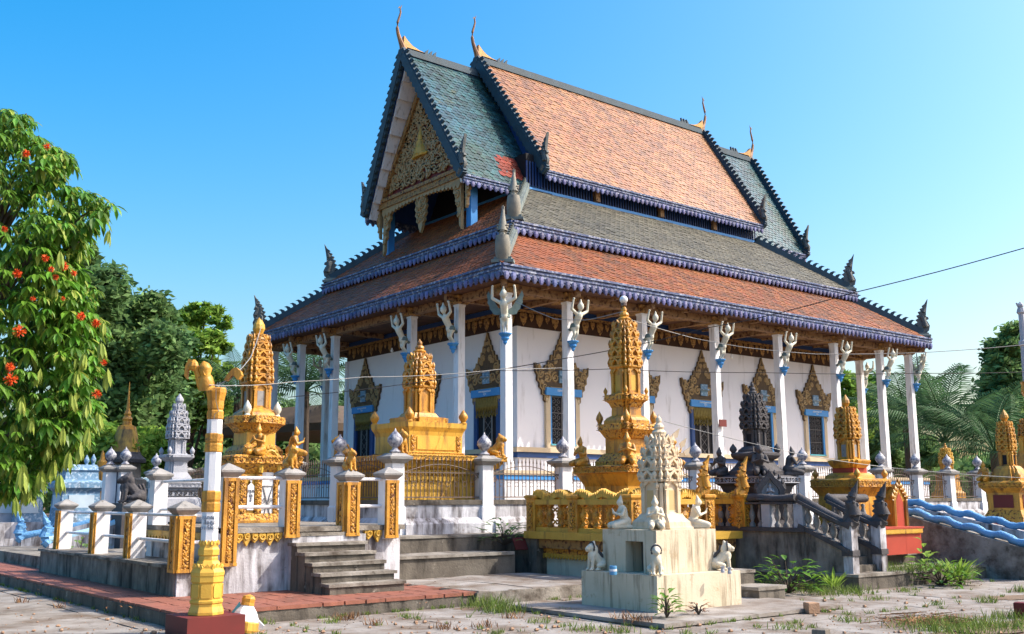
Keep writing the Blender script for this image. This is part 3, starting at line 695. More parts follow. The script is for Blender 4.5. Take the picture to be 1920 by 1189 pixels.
tb(fg, 'pediment_figure', goldo, ped)
bm = MB(); bm.box(XP - .12, YM - 2.78, 12.02, XP + .08, YM + 2.78, 12.32); bm.box(XP - .17, YM - 2.84, 12.24, XP - .12, YM + 2.84, 12.36); bm.box(XP - .16, YM - 2.8, 12.0, XP - .12, YM + 2.8, 12.06)
tb(bm, 'tie_beam', goldb, ped)
fb = MB()
for i in range(22):
    y = YM - 2.3 + 4.6 * i / 21; dip = .16 + .22 * abs((i - 10.5) / 10.5) ** 2
    fb.prism([(-.11, 0), (-.12, -dip * .6), (0, -dip), (.12, -dip * .6), (.11, 0)], (XP - .06, y, 12.02), (0, -1, 0), (0, 0, 1), .05)
tb(fb, 'beam_fringe', scrollm, ped, kind='stuff')
hg = MB(); hp = [(.06, 0), (.22, -.05), (.34, -.22), (.28, -.34), (.36, -.46), (.27, -.58), (.33, -.70), (.22, -.82), (.25, -.94), (.13, -1.02), (.12, -1.14), (0, -1.36)]
hg.prism(hp + [(-x, y) for x, y in reversed(hp)], (XP, YM, 12.0), (0, -1, 0), (0, 0, 1), .05)
for i, y in enumerate((-.22, -.44, -.66, -.88)):
    for s in (-1, 1): spiral(hg, (XP - .07, YM, 12.0), (0, -1, 0), (0, 0, 1), s * (.17 - .02 * i), y, .11, 1.4, 0, s, .03, 0)
hg.lathe([(.01, -.2), (.09, -.1), (.1, .05), (.01, .2)], (XP - .06, YM, 11.62), n=6)
tb(hg, 'hanging_ornament', scrollm, ped)
for s in (-1, 1):
    y = YM + s * 2.53
    pc_ = tb(MB().box(19.1, y - .13, 9.9, 19.36, y + .13, 12.02), 'porch_post', bluep, porch_f)
    tb(MB().box(19.04, y - .2, 9.95, 19.42, y + .2, 10.28), 'post_foot', white, pc_)
    br = MB(); tri = [(0, 0), (.62, 0), (.56, -.16), (.42, -.3), (.45, -.45), (.3, -.55), (.34, -.75), (.2, -.85), (.22, -1.1), (.12, -1.2), (.10, -1.6), (0, -1.75)]
    for q, sc_ in ((-s, 1.0), (s, .62)):
        br.prism([(a * sc_, z * sc_) for a, z in tri] if q < 0 else [(-a * sc_, z * sc_) for a, z in reversed(tri)], (XP, y + q * .12, 12.02), (0, -1, 0), (0, 0, 1), .06)
        for i, (a, z, R_) in enumerate(((.3, -.2, .17), (.22, -.55, .13), (.15, -.9, .10), (.09, -1.25, .07))):
            spiral(br, (XP - .07, y + q * .12, 12.02), (0, -1, 0), (0, 0, 1), (a if q < 0 else -a) * sc_, z * sc_, R_ * sc_, 1.4, 1.5 * i, -q, .035 * sc_ + .008, 0)
    tb(br, 'scroll_bracket', scrollm, pc_)
# rear porch: posts
for s in (-1, 1): tb(MB().box(36.0, YM + s * 2.53 - .13, 9.9, 36.26, YM + s * 2.53 + .13, 12.0), 'porch_post', beamm, porch_b)
# little notice on the third column of the long side
tb(MB().box(XC + 8.59 - .17, YC - .235, 3.86, XC + 8.59 + .17, YC - .205, 4.08), 'notice_plate', dred)
# bare bulbs hanging under the veranda
for (px, py, Y) in ((735, 656, None), (1372, 668, 22.6)):
    p = at_x(px, py, 18.2) if Y is None else at_y(px, py, Y)
    bl = MB().lathe([(.01, -.09), (.05, -.06), (.05, -.02), (.025, .03), (.025, .06)], p, n=8); ob = tb(bl, 'hanging_bulb', globem)
    tb(MB().tube([p + Vector((0, 0, .06)), (p.x, p.y, ZC)], .008, 4), 'bulb_cord', wire_d, ob)
# ================================================================== GROUND AND TERRACES
def struct(mb, name, mat, parent=None, **k): return mb.build(name, mat, parent, kind=None if parent else 'structure', **k)
g = MB(); g.add([(-1500, -1500, -.06), (1500, -1500, -.06), (1500, 1500, -.06), (-1500, 1500, -.06)], [(0, 1, 2, 3)]); struct(g, 'ground', earthm)
plaza = struct(MB().box(-14, -6, -.05, 46, 24, -.012), 'plaza', earthm)
slabs = []
r3 = random.Random(3)
def wob_slab(x0, y0, x1, y1, z, r, amp=.006):
    b = MB(); n = 3; vs = []
    for i in range(n + 1):
        for j in range(n + 1):
            x, y = x0 + (x1 - x0) * i / n, y0 + (y1 - y0) * j / n
            if i in (0, n): x += r.uniform(-.012, .012)
            if j in (0, n): y += r.uniform(-.012, .012)
            vs.append((x, y, z + r.uniform(-amp, amp)))
    fs = [(i * (n + 1) + j, (i + 1) * (n + 1) + j, (i + 1) * (n + 1) + j + 1, i * (n + 1) + j + 1) for i in range(n) for j in range(n)]
    b.add(vs, fs)
    rim = [i * (n + 1) for i in range(n + 1)] + [n * (n + 1) + j for j in range(1, n + 1)] + [i * (n + 1) + n for i in range(n - 1, -1, -1)] + [j for j in range(n - 1, 0, -1)]
    o = len(b.v); b.v += [(b.v[i][0], b.v[i][1], z - .05) for i in rim]; m = len(rim)
    for q in range(m): b.f.append((rim[q], o + q, o + (q + 1) % m, rim[(q + 1) % m]))
    return b
for i in range(13):
    for j in range(10):
        x, y = 1.4 + i * 1.65, 6.9 + j * 1.65
        if y > 12.6 and 5.0 < x: continue
        if x > 5 and y + 1.65 > 13.1: y1 = 13.1
        else: y1 = y + 1.65
        if x + 1.65 > 5.05 and y > 12.5 and x < 5.05: pass
        wob_slab(x, y, x + 1.635, y1 - .015, 0, r3).build('slab', plazam, plaza)
for i in range(7):
    wob_slab(1.4 + i * -1.65, 16.8, 3.03 + i * -1.65, 21, 0, r3).build('slab', plazam, plaza)
# red tiled terrace
terr = struct(MB().box(5.05, 13.12, -.03, 9.7, 15.32, .165).box(5.05, 15.32, -.03, 6.3, 26.5, .165), 'tiled_terrace', concd)
T = .34
tme = [wob_slab(.006, .006, T - .006, T - .006, .034, r3, .002).mesh('tile', tilered) for _ in range(5)]
for i in range(14):
    for j in range(7):
        if 5.06 + i * T < 9.55 + .2 * math.sin(j * 2.1): inst('tile', tme[(i * 3 + j) % 5], terr, (5.06 + i * T, 13.10 + j * .32, .168), (0, 0, 0), (1, .94, 1))
for i in range(3):
    for j in range(33): inst('tile', tme[(i * 3 + j) % 5], terr, (5.06 + i * T, 15.35 + j * T, .168))
side = MB(); side.box(9.72, 13.05, -.03, 13.0, 15.9, .19); side.box(6.1, 22.75, -.03, 9.5, 30, .44)
side_t = struct(side, 'side_terrace', conc)
for i in range(3): wob_slab(9.75 + i * 1.1, 13.07, 10.83 + i * 1.1, 15.85, .205, r3, .012).build('slab', plazam, side_t)
for i in range(5): wob_slab(4.2 - i * .9, 24.5, 5.05 - i * .9, 25.4, .20 + .1 * (i % 2), r3).build('slab', tilered, side_t)
# upper terrace in front of the fence
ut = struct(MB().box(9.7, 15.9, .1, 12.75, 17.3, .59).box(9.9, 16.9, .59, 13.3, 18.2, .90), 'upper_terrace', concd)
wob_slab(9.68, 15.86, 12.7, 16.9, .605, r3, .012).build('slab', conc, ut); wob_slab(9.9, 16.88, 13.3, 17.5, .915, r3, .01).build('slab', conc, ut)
# temple compound, raised
struct(MB().box(11.2, 17.75, 0, 62, 70, .93), 'compound_ground', earthm); struct(MB().box(13.3, 15.9, 0, 62, 17.74, .90), 'compound_terrace', concd)
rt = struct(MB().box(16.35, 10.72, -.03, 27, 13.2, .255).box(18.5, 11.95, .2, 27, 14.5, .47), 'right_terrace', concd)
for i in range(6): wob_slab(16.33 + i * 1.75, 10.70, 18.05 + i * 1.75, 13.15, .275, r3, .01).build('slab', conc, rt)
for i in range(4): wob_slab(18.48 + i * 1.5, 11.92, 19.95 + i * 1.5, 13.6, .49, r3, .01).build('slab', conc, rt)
# thin slab under the cream shrine
ss = struct(MB().box(9.75, 9.2, -.03, 13.5, 12.2, .05), 'paving_slab', concd); wob_slab(9.73, 9.17, 13.52, 12.22, .065, r3, .006).build('slab', plazam, ss)
# ------------------------------------------------------------------ shrine platform on the left
plat = struct(MB().box(6.52, 15.32, .15, 9.75, 18.5, 1.10).box(7.7, 18.5, .15, 9.75, 20.6, 1.10), 'shrine_platform', wstain)
struct(MB().box(5.84, 15.36, .15, 6.52, 22.75, .60), 'lower_wall', dstain, plat)
struct(MB().box(5.80, 15.34, .604, 6.6, 22.8, .65), 'coping', conc, plat); struct(MB().box(6.48, 15.24, 1.104, 9.8, 18.55, 1.185).box(7.66, 18.55, 1.104, 9.8, 20.65, 1.185), 'coping', conc, plat); struct(MB().box(6.52, 18.5, .15, 7.7, 22.75, .60), 'lower_floor', conc, plat)
struct(MB().box(5.86, 15.31, .16, 6.50, 15.355, .60), 'white_face', wstain, plat)
sc_b = MB()
for (xa, xb) in ((6.72, 7.5), (9.0, 9.36)):
    n = int((xb - xa) / .13)
    for i in range(n):
        x = xa + (xb - xa) * (i + .5) / n; sc_b.prism([(-.075, 0), (-.07, -.08), (0, -.15 - .05 * (i % 3 == 1)), (.07, -.08), (.075, 0)], (x, 15.285, 1.10), (1, 0, 0), (0, 0, 1), .03)
        spiral(sc_b, (x, 15.245, 1.04), (1, 0, 0), (0, 0, 1), 0, 0, .05, 1.2, i, 1, .016, 0)
for i in range(21):
    y = 15.5 + i * .145; sc_b.prism([(-.075, 0), (-.07, -.08), (0, -.15), (.07, -.08), (.075, 0)], (6.485, y, 1.10), (0, 1, 0), (0, 0, 1), .03)
struct(sc_b, 'scalloped_trim', goldo, plat, )
plat.children[-1]['kind'] = 'stuff'
# steps up to the platform
steps = struct(MB().box(7.66, 15.2, .17, 9.0, 15.33, 1.05), 'steps', wstain)
for k in range(6):
    y0, zt = 14.05 + k * .235, .36 + k * .145
    wdt = (7.62 + .02 * (5 - k), 8.98 + .05 * (5 - k) * .2 - k * .03)
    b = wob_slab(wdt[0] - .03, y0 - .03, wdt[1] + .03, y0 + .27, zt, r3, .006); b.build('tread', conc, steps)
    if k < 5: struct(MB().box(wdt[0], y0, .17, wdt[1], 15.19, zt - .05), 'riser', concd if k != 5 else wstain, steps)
# railing round that platform
rail = thing('shrine_railing', (6, 15.4, .2), 'white and gold carved post railing with white pipe rails round the left shrine platform', 'railing')
RO = Vector((6, 15.4, .2))
def rb(mb, n, m, p=None, **k): return mb.build(n, m, p or rail, off=RO, **k)
def carved(mb, o, u, v, w, h):
    """leaf and scroll strip"""
    o, u, v = Vector(o), Vector(u), Vector(v); n = max(2, int(h / (w * .62)))
    for i in range(n):
        z = h * (i + .5) / n; hh = h / n
        for s in (-1, 1): spiral(mb, o, u, v, s * w * .23, z, w * .17, 1.25, PI / 2 if s > 0 else PI / 2, s, w * .07, .004)
        leaf_flat(mb, o, u, v, 0, z - hh * .45, PI / 2, hh * .85, w * .26, .014)
        for s in (-1, 1): leaf_flat(mb, o, u, v, s * w * .1, z + hh * .3, PI / 2 - s * .9, hh * .5, w * .16, .012)
def rpost(x, y, z0, z1, px0, front=None, left=None, s=.24):
    """front / left: (z0) where the carved gold panel of that face starts, None = plain"""
    p = rb(MB().box(x, y, z0, x + s, y + s, z1 - .17), 'post', white)
    c = MB().loft(SQ, [(s * .52, 0), (s * .62, .03), (s * .78, .07), (s * .80, .10), (s * .62, .13), (.03, .20), (.01, .21)], (x + s / 2, y + s / 2, z1 - .168)); rb(c, 'cap', stoneb, p)
    for q, (o, u, zz) in enumerate((((x, y, 0), (1, 0, 0), front), ((x, y + s, 0), (0, -1, 0), left))):
        if zz is None: continue
        O = Vector(o); U = Vector(u); h = z1 - .19 - zz; N = Vector((0, -1, 0)) if q == 0 else Vector((-1, 0, 0))
        b = MB()
        b.obox(O + U * s / 2 + N * .012 + Vector((0, 0, zz + h / 2)), U * (s / 2 + .012), N * .008, Vector((0, 0, h / 2)))
        for a in (.03, s - .03): b.obox(O + U * a + N * .035 + Vector((0, 0, zz + h / 2)), U * .028, N * .016, Vector((0, 0, h / 2)))
        for z in (zz + .02, zz + h - .02): b.obox(O + U * s / 2 + N * .034 + Vector((0, 0, z)), U * (s / 2 + .01), N * .014, Vector((0, 0, .025)))
        pn = rb(b, 'carved_panel', gold, p); cv = MB(); carved(cv, O + U * s / 2 + N * .03 + Vector((0, 0, zz + .05)), U, (0, 0, 1), s - .11, h - .10)
        rb(MB().obox(O + U * s / 2 + N * .023 + Vector((0, 0, zz + h / 2)), U * (s / 2 - .06), N * .004, Vector((0, 0, h / 2 - .04))).add(cv.v, cv.f), 'carving', goldc, p)
    return p
rpost(5.84, 15.3, .64, 1.56, 0, .55, .55)
rpost(5.98, 17.75, .64, 1.58, 0, None, .55); rpost(6.0, 19.75, .64, 1.58, 0, None, .55); rpost(6.04, 22.2, .2, 1.6, 0, None, .3)
rpost(6.48, 15.22, .6, 2.13, 0, .62, None); rpost(7.53, 15.22, 1.05, 2.10, 0, 1.02, None); rpost(8.62, 15.22, 1.05, 2.08, 0, 1.02, 1.04); rpost(9.38, 15.22, .95, 2.12, 0, .97, None)
rpost(6.50, 18.25, .6, 2.13, 0, None, None)
def pipe(p, q): rb(MB().tube([p, q], .027, 8), 'pipe_rail', white)
for z in (1.38, .98):
    pipe((6.1, 15.44, z), (6.5, 15.44, z)); pipe((5.98, 15.56, z), (6.1, 17.8, z)); pipe((6.12, 18.0, z), (6.14, 19.8, z)); pipe((6.14, 20, z), (6.18, 22.3, z))
for z in (1.95, 1.50): pipe((6.74, 15.36, z), (7.54, 15.36, z)); pipe((8.88, 15.36, z), (9.4, 15.36, z))
for z in (1.93, 1.45): pipe((6.62, 15.5, z), (6.64, 18.3, z))

# ================================================================== FIGURES OF PLASTER
WORSH = [('e', (0, .11, .12), (.105, .10, .10)), ('c', (-.06, .06, .12), (-.09, -.16, .07), .068, .05), ('c', (.06, .06, .12), (.09, -.16, .07), .068, .05),
         ('c', (-.09, -.16, .05), (-.07, .18, .035), .045, .035), ('c', (.09, -.16, .05), (.07, .18, .035), .045, .035),
         ('c', (0, .09, .17), (0, .045, .33), .072, .088), ('c', (0, .03, .36), (0, .02, .41), .034, .032), ('e', (0, .0, .455), (.052, .058, .066)), ('e', (0, -.058, .45), (.012, .014, .018)),
         ('c', (0, .01, .50), (0, .02, .585), .042, .008), ('e', (-.052, .01, .45), (.012, .016, .035)), ('e', (.052, .01, .45), (.012, .016, .035)),
         ('c', (-.10, .04, .345), (-.135, -.02, .235), .036, .03), ('c', (-.135, -.02, .235), (-.02, -.12, .28), .028, .02),
         ('c', (.10, .04, .345), (.135, -.02, .235), .036, .03), ('c', (.135, -.02, .235), (.02, -.12, .28), .028, .02), ('c', (0, -.115, .27), (0, -.15, .36), .026, .010)]
LION = [('e', (0, .14, .13), (.115, .12, .125)), ('c', (0, .09, .17), (0, -.05, .33), .10, .10), ('e', (0, -.085, .29), (.095, .085, .115)), ('e', (0, -.10, .45), (.082, .085, .088)),
        ('e', (0, -.185, .43), (.055, .055, .045)), ('c', (0, -.19, .40), (0, -.20, .395), .035, .03), ('c', (0, -.06, .49), (0, -.03, .565), .075, .03), ('e', (-.075, -.08, .475), (.022, .02, .026)), ('e', (.075, -.08, .475), (.022, .02, .026)),
        ('e', (0, -.02, .40), (.09, .07, .11)), ('e', (-.035, -.175, .475), (.018, .018, .018)), ('e', (.035, -.175, .475), (.018, .018, .018)),
        ('c', (-.06, -.10, .24), (-.065, -.12, .04), .042, .034), ('c', (.06, -.10, .24), (.065, -.12, .04), .042, .034), ('e', (-.065, -.145, .025), (.036, .055, .026)), ('e', (.065, -.145, .025), (.036, .055, .026)),
        ('c', (-.10, .12, .12), (-.11, .0, .10), .06, .05), ('c', (.10, .12, .12), (.11, .0, .10), .06, .05), ('e', (-.105, -.01, .025), (.036, .075, .026)), ('e', (.105, -.01, .025), (.036, .075, .026)),
        ('c', (0, .25, .06), (0, .25, .22), .024, .022), ('c', (0, .25, .22), (0, .19, .34), .022, .03)]
wor_me = sculpt('worshipper_statue', WORSH, .012, gold); lion_me = sculpt('lion_statue', LION, .013, gold)
def statue(me, name, p, ang, h, mat, label, cat, group):
    base = .585 if me is wor_me else .60
    return inst(name, me, None, p, (0, 0, ang), h / base, mat, label=label, cat=cat, group=group)

# ================================================================== STUPAS
def bud(mb, c, r, h, n=6): return mb.lathe([(r * .55, 0), (r * .8, .02 * h), (r * .5, .12 * h), (r * .62, .2 * h), (r, .42 * h), (r * .9, .6 * h), (r * .45, .82 * h), (r * .05, h)], c, n)
def arch(mb, c, ang, w, h, d):
    """small pointed gable with a recessed niche, facing outwards at ang"""
    P = [(-.5, 0), (-.56, .35), (-.40, .62), (-.2, .78), (0, 1.05), (.2, .78), (.40, .62), (.56, .35), (.5, 0)]
    n = Vector((math.cos(ang), math.sin(ang), 0)); u = Vector((-n.y, n.x, 0)); o = Vector(c)
    Q = [(x * .62, .0 if y == 0 else y * .74) for x, y in P]; k = len(P); V = []
    for dd in (-d, d):
        for pts in (P, Q): V += [o + n * dd + u * (x * w) + Vector((0, 0, y * h)) for x, y in pts]
    F = []
    for i in range(k - 1):
        F += [(2 * k + i, 2 * k + i + 1, 3 * k + i + 1, 3 * k + i), (i, 2 * k + i, 2 * k + i + 1, i + 1), (k + i + 1, 3 * k + i + 1, 3 * k + i, k + i)]
    mb.add(V, F)
    for s in (-1, 1): bud(mb, o + u * (s * w * .5) + n * d * .3, w * .13, h * .8, 5)
class Stupa:
    def __init__(s, px, d, ybase, label, cat='stupa', name='stupa', group=None, rot=0, ym=800):
        q = at_d(px, ym, d); q.z = z_at(q.x, q.y, ybase); s.x, s.y, s.d, s.rot = q.x, q.y, d, rot
        s.root = thing(name, (s.x, s.y, q.z), label, cat, group); s.off = Vector((s.x, s.y, q.z))
    def z(s, py): return z_at(s.x, s.y, py)
    def r(s, w): return w * s.d / (FPX * 1.405)
    def add(s, mb, name, mat, parent=None, **k): return mb.build(name, mat, parent or s.root, off=s.off, **k)
    def loft(s, name, mat, prof, plan=SQ, parent=None, **k):
        k_ = 1.17 if plan is RED else 1.3 if plan is OCT else 1; pr = [(s.r(w) * k_, s.z(y)) for y, w in prof]; return s.add(MB().loft(plan, pr, (s.x, s.y, 0), s.rot), name, mat, parent, **k)
    def tiers(s, name, mat, prof, n=5, parent=None, arches=True, seed=1):
        """prof: (py, w) from bottom to top; rows of little buds and gables round each storey"""
        mb = MB(); ys = [p[0] for p in prof]; ws = [p[1] for p in prof]
        def W(f):
            y = ys[0] + (ys[-1] - ys[0]) * f
            for i in range(len(ys) - 1):
                if (ys[i] - y) * (y - ys[i + 1]) >= 0: t = (y - ys[i]) / (ys[i + 1] - ys[i] or 1); return ws[i] + (ws[i + 1] - ws[i]) * t
            return ws[-1]
        z0, z1 = s.z(ys[0]), s.z(ys[-1]); H = z1 - z0
        for k in range(n):
            f0, f1 = k / n, (k + 1) / n; r0 = s.r(W(f0)) * 1.08; r1 = s.r(W(f1)) * 1.08; za, zb = z0 + H * f0, z0 + H * f1; h = zb - za
            mb.loft(RED, [(r0 * .98, za), (r0 * .98, za + h * .16), (r0 * .74, za + h * .2), (r1 * .74, zb - h * .22), (r1 * .96, zb - h * .14), (r1 * 1.0, zb - h * .1), (r1 * 1.0, zb)], (s.x, s.y, 0), s.rot)
            for q in range(4):
                a = q * PI / 2 + s.rot; nx, ny = math.cos(a), math.sin(a)
                for t in (-.86, -.52, .52, .86):
                    rr_ = r0 * (.80 if abs(t) > .7 else .93)
                    bud(mb, (s.x + nx * rr_ - ny * t * r0 * .93, s.y + ny * rr_ + nx * t * r0 * .93, za + h * .15), r0 * .125, h * .86, 6)
                if arches: arch(mb, (s.x + nx * r0 * .93, s.y + ny * r0 * .93, za + h * .14), a, r0 * .74, h * .84, r0 * .10)
                else: bud(mb, (s.x + nx * r0 * .95, s.y + ny * r0 * .95, za + h * .15), r0 * .18, h * 1.2, 5)
        return s.add(mb, name, mat, parent)
    def body(s, mat, yb, yt, w, parent=None, niche=None, name='tower_body'):
        """redented body with pilasters and a niche on each side"""
        zb, zt = s.z(yb), s.z(yt); r = s.r(w) * 1.12; h = zt - zb
        mb = MB().loft(RED, [(r * 1.05, zb), (r * 1.05, zb + h * .05), (r * .9, zb + h * .08), (r * .86, zb + h * .9), (r * .98, zb + h * .94), (r * 1.12, zt)], (s.x, s.y, 0), s.rot)
        nbs = []
        for q in range(4):
            a = q * PI / 2 + s.rot; n = Vector((math.cos(a), math.sin(a), 0)); u = Vector((-n.y, n.x, 0)); o = Vector((s.x, s.y, zb))
            for t in (-.5, .5): mb.obox(o + n * r * .94 + u * (t * r) + Vector((0, 0, h * .42)), u * r * .12, n * r * .09, Vector((0, 0, h * .36)))
            for t in (-.82, .82): mb.tube([o + n * r * .80 + u * (t * r * .92) + Vector((0, 0, h * f)) for f in (.08, .5, .9)], r * .09, 6)
            arch(mb, o + n * r * .95 + Vector((0, 0, h * .70)), a, r * 1.2, h * .34, r * .06)
            nbs.append(MB()); nbs[-1].obox(o + n * r * .885 + Vector((0, 0, h * .40)), u * r * .30, n * r * .012, Vector((0, 0, h * .30)))
        o_ = s.add(mb, name, mat, parent); [s.add(nb, 'niche', niche or mat, o_) for nb in nbs]; return o_
    def bud_top(s, mat, yb, yt, w, n=10, name='finial', disc=True):
        zb, zt = s.z(yb), s.z(yt); h = zt - zb; r = s.r(w) * 1.405; mb = MB()
        if disc: mb.lathe([(r * .6, 0), (r * 1.0, h * .10), (r * 1.05, h * .18), (r * .8, h * .26), (r * .62, h * .30), (r * .75, h * .40), (r * .62, h * .52), (r * .35, h * .60), (r * .42, h * .70), (r * .36, h * .82), (r * .12, h * .92), (.004, h)], (s.x, s.y, zb), n)
        else: bud(mb, (s.x, s.y, zb - h * .1), r, h * 1.1, n)
        return s.add(mb, name, mat)
    def corner_buds(s, mat, y, w, h_px, rad_px, corners=((-1, -1), (1, -1), (-1, 1), (1, 1)), name='lotus_bud', plus=()):
        r = s.r(w); h = h_px * s.d / FPX; rb_ = rad_px * s.d / FPX; me = bud(MB(), (0, 0, 0), rb_, h, 8).mesh(name, mat, True)
        for cx, cy in corners:
            ca, sa = math.cos(s.rot), math.sin(s.rot); X, Y = cx * r, cy * r
            inst(name, me, s.root, Vector((s.x + X * ca - Y * sa, s.y + X * sa + Y * ca, s.z(y))) - s.off)
    def pos(s, cx, cy, y, w):
        r = s.r(w); return Vector((s.x + cx * r, s.y + cy * r, s.z(y)))
    def frieze(s, name, mat, y0, y1, w, sp=.1, parent=None):
        """a band of carved medallions on the two visible sides"""
        r = s.r(w); za, zb = s.z(y0), s.z(y1); h = zb - za; n = max(3, int(2 * r / sp)); mb = MB()
        for q, (o, u) in enumerate((((s.x, s.y - r, 0), (1, 0, 0)), ((s.x - r, s.y, 0), (0, -1, 0)))):
            O, U = Vector(o), Vector(u); N = Vector((0, -1, 0)) if q == 0 else Vector((-1, 0, 0))
            for i in range(n):
                t = -r + 2 * r * (i + .5) / n
                spiral(mb, O + N * .006 + Vector((0, 0, (za + zb) / 2)), U, (0, 0, 1), t, 0, h * .34, 1.2, i * 1.1, 1 if i % 2 else -1, h * .09, .0)
            for z in (za + h * .06, zb - h * .06): mb.obox(O + N * .008 + Vector((0, 0, z)), U * (r + .012), N * .012, Vector((0, 0, h * .07)))
        return s.add(mb, name, mat, parent)

# --- tall gold stupa with the globe lamp, on its balustraded platform
DX, DY, DS, DZ = 13.26, 13.21, 3.0, .98
gp = thing('balustrade_platform', (DX, DY, .2), 'square platform with a gold naga balustrade behind the cream shrine', 'platform')
GO = Vector((DX, DY, .2))
def gb(mb, n, m, p=None, **k): return mb.build(n, m, p or gp, off=GO, **k)
gb(MB().box(DX + .3, DY + .3, -.03, DX + DS, DY + DS, .55), 'base_wall', M('pale green plaster', (.55, .58, .48), (.42, .42, .34), sc=3, stain=(.10, .08, .05), samt=.5))
gb(MB().box(DX + .22, DY + .22, .553, DX + DS, DY + DS, .66), 'base_moulding', goldc); gb(MB().box(DX + .10, DY + .10, .66, DX + DS - .05, DY + DS - .05, .84), 'base_moulding', goldb)
gb(MB().box(DX - .02, DY - .02, .84, DX + DS + .02, DY + DS + .02, DZ), 'ledge', goldo)
fr = MB()
for q in range(2):
    for i in range(30):
        t = .25 + 2.6 * i / 30
        o, u = ((DX + t, DY + .21, .555), (1, 0, 0)) if q == 0 else ((DX + .21, DY + t, .555), (0, -1, 0))
        fr.prism([(-.04, 0), (-.035, -.06), (0, -.1), (.035, -.06), (.04, 0)], o, u, (0, 0, 1), .012)
gb(fr, 'scalloped_trim', goldo, None, kind='stuff')
def bal_side(a, b, h=.62, n=7, skip_end=False):
    A, B = Vector((*a, DZ)), Vector((*b, DZ)); u = (B - A).normalized(); L = (B - A).length; N = Vector((u.y, -u.x, 0))
    if N.x > .1 or N.y > .1: N = -N
    gb(MB().bar(A + Vector((0, 0, .04)), B + Vector((0, 0, .04)), .2, .08), 'bottom_rail', goldo)
    gb(MB().bar(A + Vector((0, 0, h - .05)), B + Vector((0, 0, h - .05)), .24, .10), 'top_rail', goldo)
    pts = []; m = 30
    for i in range(m + 1):
        t = i / m; pts.append(A + u * (L * t) + Vector((0, 0, h + .07 + .045 * math.sin(t * L / .62 * 2 * PI))))
    nb = MB().tube(pts, [.075 + .012 * math.sin(i * 1.3) for i in range(m + 1)], 8)
    sc2 = MB()
    for i in range(int(L / .06)):
        t = (i + .5) * .06 / L; p = A + u * (L * t) + Vector((0, 0, h + .07 + .045 * math.sin(t * L / .62 * 2 * PI)))
        sc2.prism([(-.035, -.05), (0, -.085), (.035, -.05), (.0, .085)], p + N * .045, u, Vector((0, 0, 1)), .035)
    gb(nb, 'naga_rail', goldo, None, smooth=True); gb(sc2, 'naga_scales', yelw, None, kind='stuff')
    for i in range(n):
        c = A + u * (L * (i + .5) / n); bl = MB()
        bl.lathe([(.06, .08), (.075, .12), (.04, .16), (.03, .19), (.075, .27), (.085, .32), (.04, .41), (.035, .45), (.07, .49), (.07, h - .1)], c, 8)
        for s in (-1, 1):
            spiral(bl, c + N * .02, u, (0, 0, 1), s * .10, .20, .075, 1.3, PI / 2, s, .02, .0); spiral(bl, c + N * .02, u, (0, 0, 1), s * .10, .41, .07, 1.3, -PI / 2, -s, .02, .0)
        gb(bl, 'baluster', gold)
def bal_post(x, y, s=.26, h=.62):
    p = gb(MB().cb(x, y, DZ, s, s, h), 'balustrade_post', gold); cv = MB()
    carved(cv, (x, y - s / 2 - .012, DZ + .04), (1, 0, 0), (0, 0, 1), s - .06, h - .1); gb(cv, 'carving', goldc, p); cv = MB()
    carved(cv, (x - s / 2 - .012, y, DZ + .04), (0, -1, 0), (0, 0, 1), s - .06, h - .1); gb(cv, 'carving', goldc, p); gb(MB().loft(SQ, [(s * .55, 0), (s * .62, .03), (s * .62, .07), (s * .5, .09)], (x, y, DZ + h)), 'post_cap', gold, p)
i_ = .15
bal_side((DX + i_, DY + DS - i_), (DX + i_, DY + 1.6), n=4); bal_side((DX + i_, DY + 1.6), (DX + i_, DY + i_), n=4)
xo = at_y(1322, 960, DY + i_).x; xe_ = at_y(1394, 960, DY + i_).x
bal_side((DX + i_, DY + i_), (xo, DY + i_), n=5); bal_side((xe_, DY + DS - i_), (xe_, DY + i_), n=6); bal_side((DX + i_, DY + DS - i_), (xe_, DY + DS - i_), n=6)
for x, y in ((DX + i_, DY + DS - i_), (DX + i_, DY + 1.6), (DX + i_, DY + i_), (xo, DY + i_), (xe_, DY + i_), (DX + i_ + .95, DY + i_)): bal_post(x, y)
nm = naga_mb(1.3, .62).mesh('naga_head', gold, True)
for x in (xo, xe_): inst('naga_head', nm, gp, Vector((x - .08, DY + i_, DZ + .70)) - GO, (0, 0, -.35))
gs = struct(MB().box(13.3, 10.5, -.03, 13.95, 13.2, .22).box(13.35, 11.1, .22, 13.95, 13.2, .44), 'stone_steps', concd)
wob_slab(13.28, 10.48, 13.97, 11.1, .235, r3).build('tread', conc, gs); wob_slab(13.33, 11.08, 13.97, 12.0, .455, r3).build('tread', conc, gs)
gb(MB().box(xo + .15, DY + .32, .2, xe_ - .1, DY + .5, .95), 'stained_recess', M('mossy yellow plaster', (.42, .32, .10), (.20, .15, .06), sc=4, stain=(.03, .025, .02), samt=.7))

